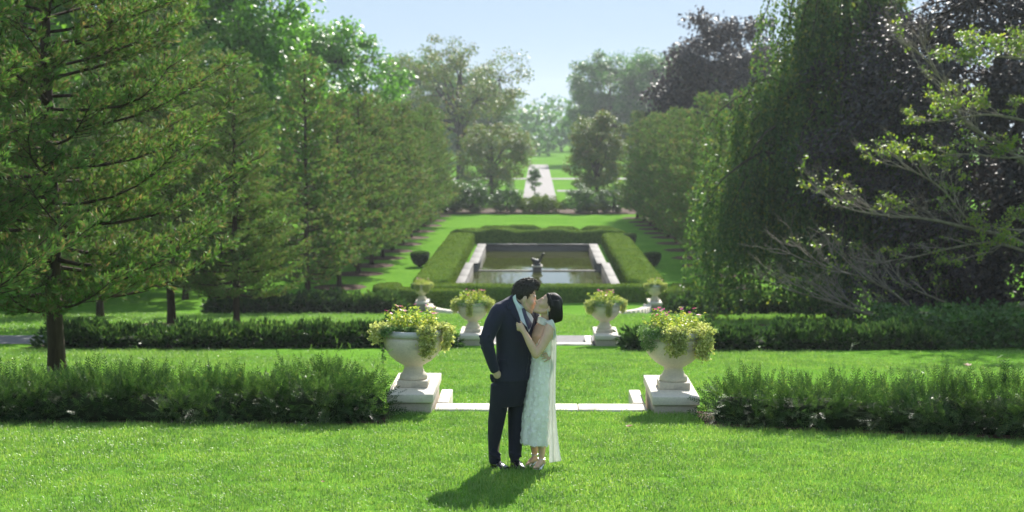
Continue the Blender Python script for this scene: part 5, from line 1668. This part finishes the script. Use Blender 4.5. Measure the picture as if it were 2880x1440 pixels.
# ---- the woman
WOMAN = thing('person', 'person in white lace midi dress and long white scarf, kissing, dark bob', 'person', BASE)
WFw = unit(V3(-0.85, -0.5, 0)); WL = V3(-WFw[1], WFw[0], 0)     # her front, her left
DW = -0.055
def woman():
    f = Fuse()
    org = pp(555, 243, DW)
    HR = rotm(R_(180 + 10), R_(-36), R_(2))
    hs = 0.97
    T = add_head(f, org, HR, hs, False)
    f.chain([pp(553, 262, DW), pp(549, 300, DW), pp(546, 345, DW)], [0.050, 0.045, 0.052])
    A, B = WL, WFw
    f.loft([ring(512, 720, DW, 0.11, 0.065, A, B), ring(522, 570, DW, 0.095, 0.058, A, B), ring(522, 470, DW, 0.125, 0.078, A, B), ring(525, 420, DW, 0.138, 0.083, A, B), ring(535, 380, DW, 0.150, 0.064, A, B), ring(544, 352, DW, 0.115, 0.052, A, B), ring(547, 335, DW, 0.06, 0.048, A, B)])
    # near arm, bent up to his lapel
    f.chain([pp(572, 380, -0.165), pp(562, 415, -0.19), pp(520, 495, -0.235), pp(488, 540, -0.262)], [0.052, 0.050, 0.042, 0.037])
    f.chain([pp(488, 540, -0.262), pp(455, 475, -0.262), pp(418, 404, -0.245)], [0.037, 0.036, 0.025])
    f.chain([pp(418, 404, -0.245), pp(404, 384, -0.238), pp(396, 368, -0.232)], [0.025, 0.029, 0.030])
    f.ball(pp(395, 372, -0.232), (0.030, 0.022, 0.038))
    for k in range(4):
        y = 346 + 12 * k
        finger(f, [pp(394 - 2 * (1.5 - abs(k - 1.5)), y + 8, -0.236), pp(371 + 1.5 * k, y - 2 + 2 * k, -0.240), pp(370 + 2 * k, y + 8, -0.215), pp(384, y + 12, -0.195)], 0.0076)
    finger(f, [pp(404, 366, -0.225), pp(402, 344, -0.222), pp(392, 334, -0.212)], 0.0082)
    # far arm round his back
    f.chain([pp(512, 375, 0.06), pp(440, 440, 0.19), pp(350, 420, 0.22)], [0.046, 0.036, 0.028])
    f.ball(pp(335, 415, 0.215), (0.035, 0.02, 0.03))
    for k in range(4):
        finger(f, [pp(325, 402 + 9 * k, 0.215), pp(305, 402 + 9 * k, 0.2)], 0.0076)
    # legs and feet
    f.chain([pp(500, 760, DW + 0.05), pp(482, 960, 0.0), pp(478, 1060, 0.02), pp(481, 1110, 0.03), pp(481, 1160, 0.05)], [0.062, 0.052, 0.048, 0.040, 0.027])
    f.chain([pp(525, 760, DW - 0.06), pp(530, 960, -0.09), pp(530, 1060, -0.09), pp(527, 1110, -0.09), pp(523, 1172, -0.085)], [0.062, 0.052, 0.048, 0.038, 0.027])
    f.chain([pp(481, 1160, 0.05), pp(481, 1184, 0.05), pp(462, 1196, 0.02), pp(442, 1216, -0.01)], [0.027, 0.029, 0.025, 0.018])
    f.chain([pp(490, 1188, 0.06), pp(484, 1196, 0.06)], [0.024, 0.022])
    f.chain([pp(523, 1172, -0.085), pp(522, 1200, -0.09), pp(505, 1218, -0.14), pp(492, 1238, -0.185)], [0.027, 0.030, 0.028, 0.020])
    f.chain([pp(532, 1205, -0.075), pp(536, 1210, -0.065)], [0.025, 0.022])
    for k in range(5):
        f.chain([pp(438 - 1.5 * k + 8, 1216 + 2 * k - 4, -0.03 + 0.014 * k - 0.02), pp(428 + 1.5 * k, 1222 + 1.2 * k, -0.05 + 0.012 * k - 0.02)], [0.009, 0.0075])
        f.chain([pp(480 + 7 * k, 1236 + (k % 2), -0.19 - 0.004 * k), pp(476 + 7.5 * k, 1243, -0.215 + 0.006 * k)], [0.0095, 0.008])
    body = f.mesh('woman_body', 'skin_woman', 0.006, 3)
    link('body', body, WOMAN)
    bb = bvh_of(body)
    # dress
    d = Fuse()
    def sec(y, x0, x1, k=1.0, dy=DW, wave=None):
        if wave is None: wave = float(np.interp(y, [560, 700, 900, 1086], [0.0, 0.008, 0.022, 0.034]))
        hw = (x1 - x0) / 2 * SC
        # half axes so that the seen half width comes out as measured
        a = hw / math.sqrt((WL[0]) ** 2 + (0.66 * k * WFw[0]) ** 2); b = 0.66 * k * a
        return (pp((x0 + x1) / 2, y, dy), WL * a, WFw * b, wave)
    d.loft([sec(1086, 389, 566, 0.95, -0.04), sec(1040, 389, 568, 0.95, -0.04), sec(1000, 393, 570, 0.92, -0.045), sec(900, 405, 573, 0.88), sec(800, 421, 577, 0.85), sec(730, 432, 579, 0.85), sec(680, 442, 578, 0.82), sec(620, 455, 577, 0.8), sec(560, 464, 578, 0.8), sec(500, 461, 586, 0.8), sec(455, 457, 592, 0.8), sec(424, 459, 592, 0.82)], 88)
    dm = d.mesh('dress', 'white_satin', 0.0075, 3)
    dr = link('dress', dm, WOMAN); dr['label'] = 'strapless white lace midi dress'
    db = bvh_of(dm)
    # raised lace flowers and sprigs sewn over the dress
    rng = np.random.default_rng(9)
    Vd = np.zeros(len(dm.vertices) * 3, np.float32); dm.vertices.foreach_get('co', Vd); Vd = Vd.reshape(-1, 3).astype(float)
    Nd = np.zeros(len(dm.vertices) * 3, np.float32); dm.vertices.foreach_get('normal', Nd); Nd = Nd.reshape(-1, 3).astype(float)
    items = []
    petal = (np.array([[0, 0, 0], [0.32, 0.35, 0.10], [0.26, 0.85, 0.12], [0, 1, 0.06], [-0.26, 0.85, 0.12], [-0.32, 0.35, 0.10]]), np.array([[0, 1, 2, 3], [0, 3, 4, 5]]))
    centres = []
    for k in range(900):
        i = rng.integers(len(Vd))
        p, n = Vd[i], Nd[i]
        if p[2] > 1.17 or abs(n[2]) > 0.8 or any(np.linalg.norm(p - c) < 0.050 for c in centres):
            continue
        centres.append(p)
        t1 = unit(np.cross(n, rng.normal(size=3))); t2 = np.cross(n, t1)
        r = rng.uniform(0.020, 0.032)
        m = rng.integers(5, 7)
        ang = np.arange(m) * 6.283 / m + rng.uniform(0, 6)
        items.append(scatter(petal, np.repeat(p[None] + n * 0.0012, m, 0), np.cos(ang)[:, None] * t1 + np.sin(ang)[:, None] * t2 + n * 0.12, r, rng, up=np.repeat(n[None], m, 0)))
        for q in range(3):
            a = rng.uniform(0, 6.28)
            dv = math.cos(a) * t1 + math.sin(a) * t2
            js = np.arange(1, 5)[:, None]
            pos = p + n * 0.0015 + dv * (r * 0.8 + 0.010 * js)
            items.append(scatter(petal, pos, dv + np.cross(n, dv) * np.where(js % 2, 0.8, -0.8), 0.013, rng, up=np.repeat(n[None], 4, 0)))
    Vl, Fl = combine(items)
    for q in range(len(Vl)):
        hit = db.find_nearest(Vector(Vl[q]))
        if hit[0] is not None:
            dq = Vl[q] - np.array(hit[0]); ln = np.linalg.norm(dq)
            Vl[q] = np.array(hit[0]) + np.array(hit[1]) * (0.003 + 1.3 * min(ln, 0.006))
    lo = link('lace', np_mesh('lace', [(Vl, Fl, 0)], ['white_lace']), dr)
    lo['kind'] = 'stuff'
    # scarf: a band round the neck and a long tail down her back
    def ribbon(name, rows, mat, parent, thick=0.003):
        n = len(rows[0]); V = np.array([p for r in rows for p in r])
        F = np.array([[i * n + k, i * n + k + 1, (i + 1) * n + k + 1, (i + 1) * n + k] for i in range(len(rows) - 1) for k in range(n - 1)])
        o = link(name, np_mesh(name, [(V, F, 0)], [mat], True), parent)
        s = o.modifiers.new('solid', 'SOLIDIFY'); s.thickness = thick
        ss = o.modifiers.new('sub', 'SUBSURF'); ss.levels = 1; ss.render_levels = 1
        return o
    rows = []
    for a in np.linspace(-0.5, 2 * math.pi - 0.5, 30):
        dv = WFw * math.cos(a) * 0.062 + WL * math.sin(a) * 0.066
        c = pp(547, 330, DW)
        drop = 0.020 * math.cos(a) - 0.010 * math.sin(a)
        rows.append([c + dv * (0.92 + 0.26 * t) + V3(0, 0, 0.024 - 0.060 * t + 0.9 * drop + 0.004 * math.sin(9 * t + 3 * a)) + WFw * 0.01 for t in np.linspace(0, 1, 7)])
    sc = ribbon('scarf', rows, 'white_chiffon', WOMAN)
    sc['label'] = 'long white scarf wound at the neck, its tail hanging to the grass'
    rows = []
    prof = [(338, 540, 585, -0.150), (346, 556, 596, -0.185), (360, 574, 606, -0.20), (390, 584, 611, -0.195), (440, 586, 614, -0.185), (500, 583, 614, -0.18), (560, 580, 613, -0.185), (650, 577, 611, -0.19), (750, 576, 608, -0.185), (850, 573, 607, -0.18), (950, 572, 613, -0.175), (1050, 571, 623, -0.17), (1130, 571, 633, -0.165), (1180, 571, 641, -0.16), (1213, 570, 646, -0.155)]
    for y, x0, x1, dy in prof:
        r = []
        for t in np.linspace(0, 1, 21):
            fold = (0.015 * math.sin(t * 9.5 + 0.6 + 0.002 * y) + 0.008 * math.sin(t * 21 + 0.004 * y)) * min(1, (y - 330) / 120)
            yy = y + (-14 * t if y > 1200 else 0) - (16 * (t) if y < 350 else 0)
            r.append(pp(x0 + (x1 - x0) * t, yy, dy + fold))
        rows.append(r)
    ribbon('scarf_tail', rows, 'white_chiffon', sc)
    # sandals
    def sandal(heel, ball_, toe, ankle, zg, rad):
        so = MB()
        heel, ball_, toe = (np.array(q, float) for q in (heel, ball_, toe))
        dv = unit(toe - heel); sd = V3(-dv[1], dv[0], 0)
        sd = unit(sd)
        rws = []
        for q, w, zz in ((heel, 0.024, zg + 0.055), ((heel + ball_) / 2, 0.026, zg + 0.034), (ball_, 0.036, zg + 0.010), (toe, 0.028, zg + 0.009)):
            rws.append([q + sd * w + V3(0, 0, zz - q[2]), q - sd * w + V3(0, 0, zz - q[2])])
        V = np.array([p for r in rws for p in r])
        F = np.array([[2 * i, 2 * i + 1, 2 * i + 3, 2 * i + 2] for i in range(3)])
        o = link('sandal', np_mesh('sandal', [(V, F, 0)], ['silver'], True), WOMAN)
        s = o.modifiers.new('solid', 'SOLIDIFY'); s.thickness = 0.008
        hl = MB().tube([V3(heel[0], heel[1], zg - 0.01), V3(heel[0], heel[1], zg + 0.05)], [0.006, 0.012], 8).mesh('heel', ['silver'], True)
        link('heel', hl, o)
        ts = MB().tube([ankle + V3(math.cos(a) * rad, math.sin(a) * rad, 0.004 * math.sin(a)) for a in np.linspace(0, 6.283, 20)], 0.0045, 6)
        k = link('ankle_strap', ts.mesh('strap', ['silver'], True), o)
        fs = MB().tube([ball_ + sd * 0.036 + V3(0, 0, zg + 0.012 - ball_[2]), ball_ + V3(0, 0, zg + 0.048 - ball_[2]), ball_ - sd * 0.036 + V3(0, 0, zg + 0.012 - ball_[2])], 0.005, 6)
        link('toe_strap', fs.mesh('strap', ['silver'], True), o)
    sandal(pp(490, 1200, 0.07), pp(452, 1214, 0.0), pp(428, 1224, -0.04), pp(481, 1156, 0.05), 0.0, 0.031)
    sandal(pp(534, 1212, -0.06), pp(500, 1236, -0.175), pp(488, 1246, -0.215), pp(523, 1184, -0.086), 0.006, 0.033)
    # jewellery
    er = MB()
    e0 = np.array(pp(560, 264, DW - 0.088))
    for k in range(6):
        V, F3, F4 = ellipsoid(e0 + V3(0.0006 * k, 0, -0.009 * k), 0.0045)
        er.c += [(V, F4, 0), (V[:0], F3 - len(V), 0)]
    link('earring', er.mesh('earring', ['silver'], True), WOMAN)
    rg = np.array(pp(374, 376, -0.24))
    V, F3, F4 = ellipsoid(rg, (0.006, 0.006, 0.006))
    link('ring', np_mesh('ring', [(V, F4, 0), (V[:0], F3 - len(V), 0)], ['silver'], True), WOMAN)
    # lips, lid and brow
    lp = MB().tube([T((0.084, -0.017, -0.060)), T((0.095, 0, -0.059)), T((0.084, 0.017, -0.060))], [0.003, 0.0065, 0.003], 6)
    link('lips', lp.mesh('lips', ['lip'], True), WOMAN)
    eb = MB()
    for s in (-1, 1):
        eb.tube([T((0.082, s * 0.018, 0.038)), T((0.079, s * 0.034, 0.043)), T((0.068, s * 0.050, 0.039))], [0.0016, 0.0026, 0.0014], 5)
        eb.tube([T((0.080, s * 0.022, 0.010)), T((0.083, s * 0.033, 0.006)), T((0.075, s * 0.047, 0.010))], [0.0016, 0.0026, 0.002], 5)
    link('eyebrows', eb.mesh('brows', ['hair_black'], True), WOMAN)
    # hair: a bob hanging straight down from a head that is tipped back
    h = Fuse()
    def hb(p, r): h.ball(org + hs * (HR @ V3(*p)), [q * hs for q in r], rot=HR)
    hb((-0.026, 0, 0.060), (0.100, 0.086, 0.094))
    hb((-0.050, 0, 0.035), (0.086, 0.088, 0.090))
    h.loft([(pp(606, 338, DW + 0.01), V3(0.058, 0, 0.012), V3(0, 0.088, 0)), (pp(607, 322, DW + 0.01), V3(0.066, 0, 0.010), V3(0, 0.100, 0)), (pp(606, 285, DW + 0.005), V3(0.066, 0, 0), V3(0, 0.102, 0)), (pp(603, 240, DW), V3(0.062, 0, 0), V3(0, 0.098, 0)), (pp(598, 200, DW), V3(0.055, 0, 0), V3(0, 0.085, 0))], 28, 0.85)
    h.chain([pp(560, 170, DW - 0.06), pp(572, 205, DW - 0.082), pp(582, 240, DW - 0.09)], [0.016, 0.018, 0.02])
    hm = h.mesh('bob', 'hair_black', 0.0065, 9)
    ho = link('hair', hm, WOMAN); ho['label'] = 'straight black chin length bob'
    hbv = bvh_of(hm)
    st = MB()
    rng = np.random.default_rng(12)
    for k in range(260):
        a = rng.uniform(-2.9, 0.6)
        # a lock from the parting down the outside
        x1, y1 = 607 + 42 * math.cos(a), DW + 0.01 + 0.10 * math.sin(a)
        top = np.array(pp(566 + rng.uniform(0, 40), 160, DW + rng.uniform(-0.03, 0.03)))
        bot = pp(x1, 338 + rng.uniform(-6, 6), y1)
        pts = []
        for t in np.linspace(0, 1, 9):
            p = top * (1 - t) + bot * t
            ctr = np.array(pp(590 + 14 * t, 225 + 90 * max(0, t - 0.4), DW))
            o_ = p - ctr
            dirv = unit(o_)
            src = ctr + dirv * 0.4
            hit = hbv.ray_cast(Vector(src), Vector(-dirv), 1.0)
            if hit[0] is not None:
                p = np.array(hit[0]) + dirv * rng.uniform(-0.002, 0.0025)
            pts.append(p)
        pts = np.array(pts)
        pts[1:-1] = (pts[:-2] + 2 * pts[1:-1] + pts[2:]) / 4
        if np.max(np.linalg.norm(np.diff(pts, axis=0), axis=1)) > 0.09: continue
        st.tube(pts, [0.0012] + [0.0028] * 7 + [0.001], 4)
    link('locks', st.mesh('bob_locks', ['hair_black'], True), ho)
woman()

# ------------------------------------------------------------------ the hazy air over the garden
def haze():
    m = bpy.data.materials.new('haze_air'); m.use_nodes = True
    nt = m.node_tree
    nt.nodes.remove(nt.nodes['Principled BSDF'])
    v = nt.nodes.new('ShaderNodeVolumePrincipled')
    v.inputs['Color'].default_value = (0.86, 0.92, 1.0, 1)
    v.inputs['Density'].default_value = 0.00027
    v.inputs['Anisotropy'].default_value = 0.4
    nt.links.new(v.outputs[0], nt.nodes['Material Output'].inputs['Volume'])
    MATS['haze_air'] = m
    o = link('haze', MB().box(-515, 515, -75, 715, -8.5, 24.0).mesh('haze', ['haze_air']))
    tag(o, 'thin pale blue summer haze over the whole garden', 'haze', kind='stuff')
haze()
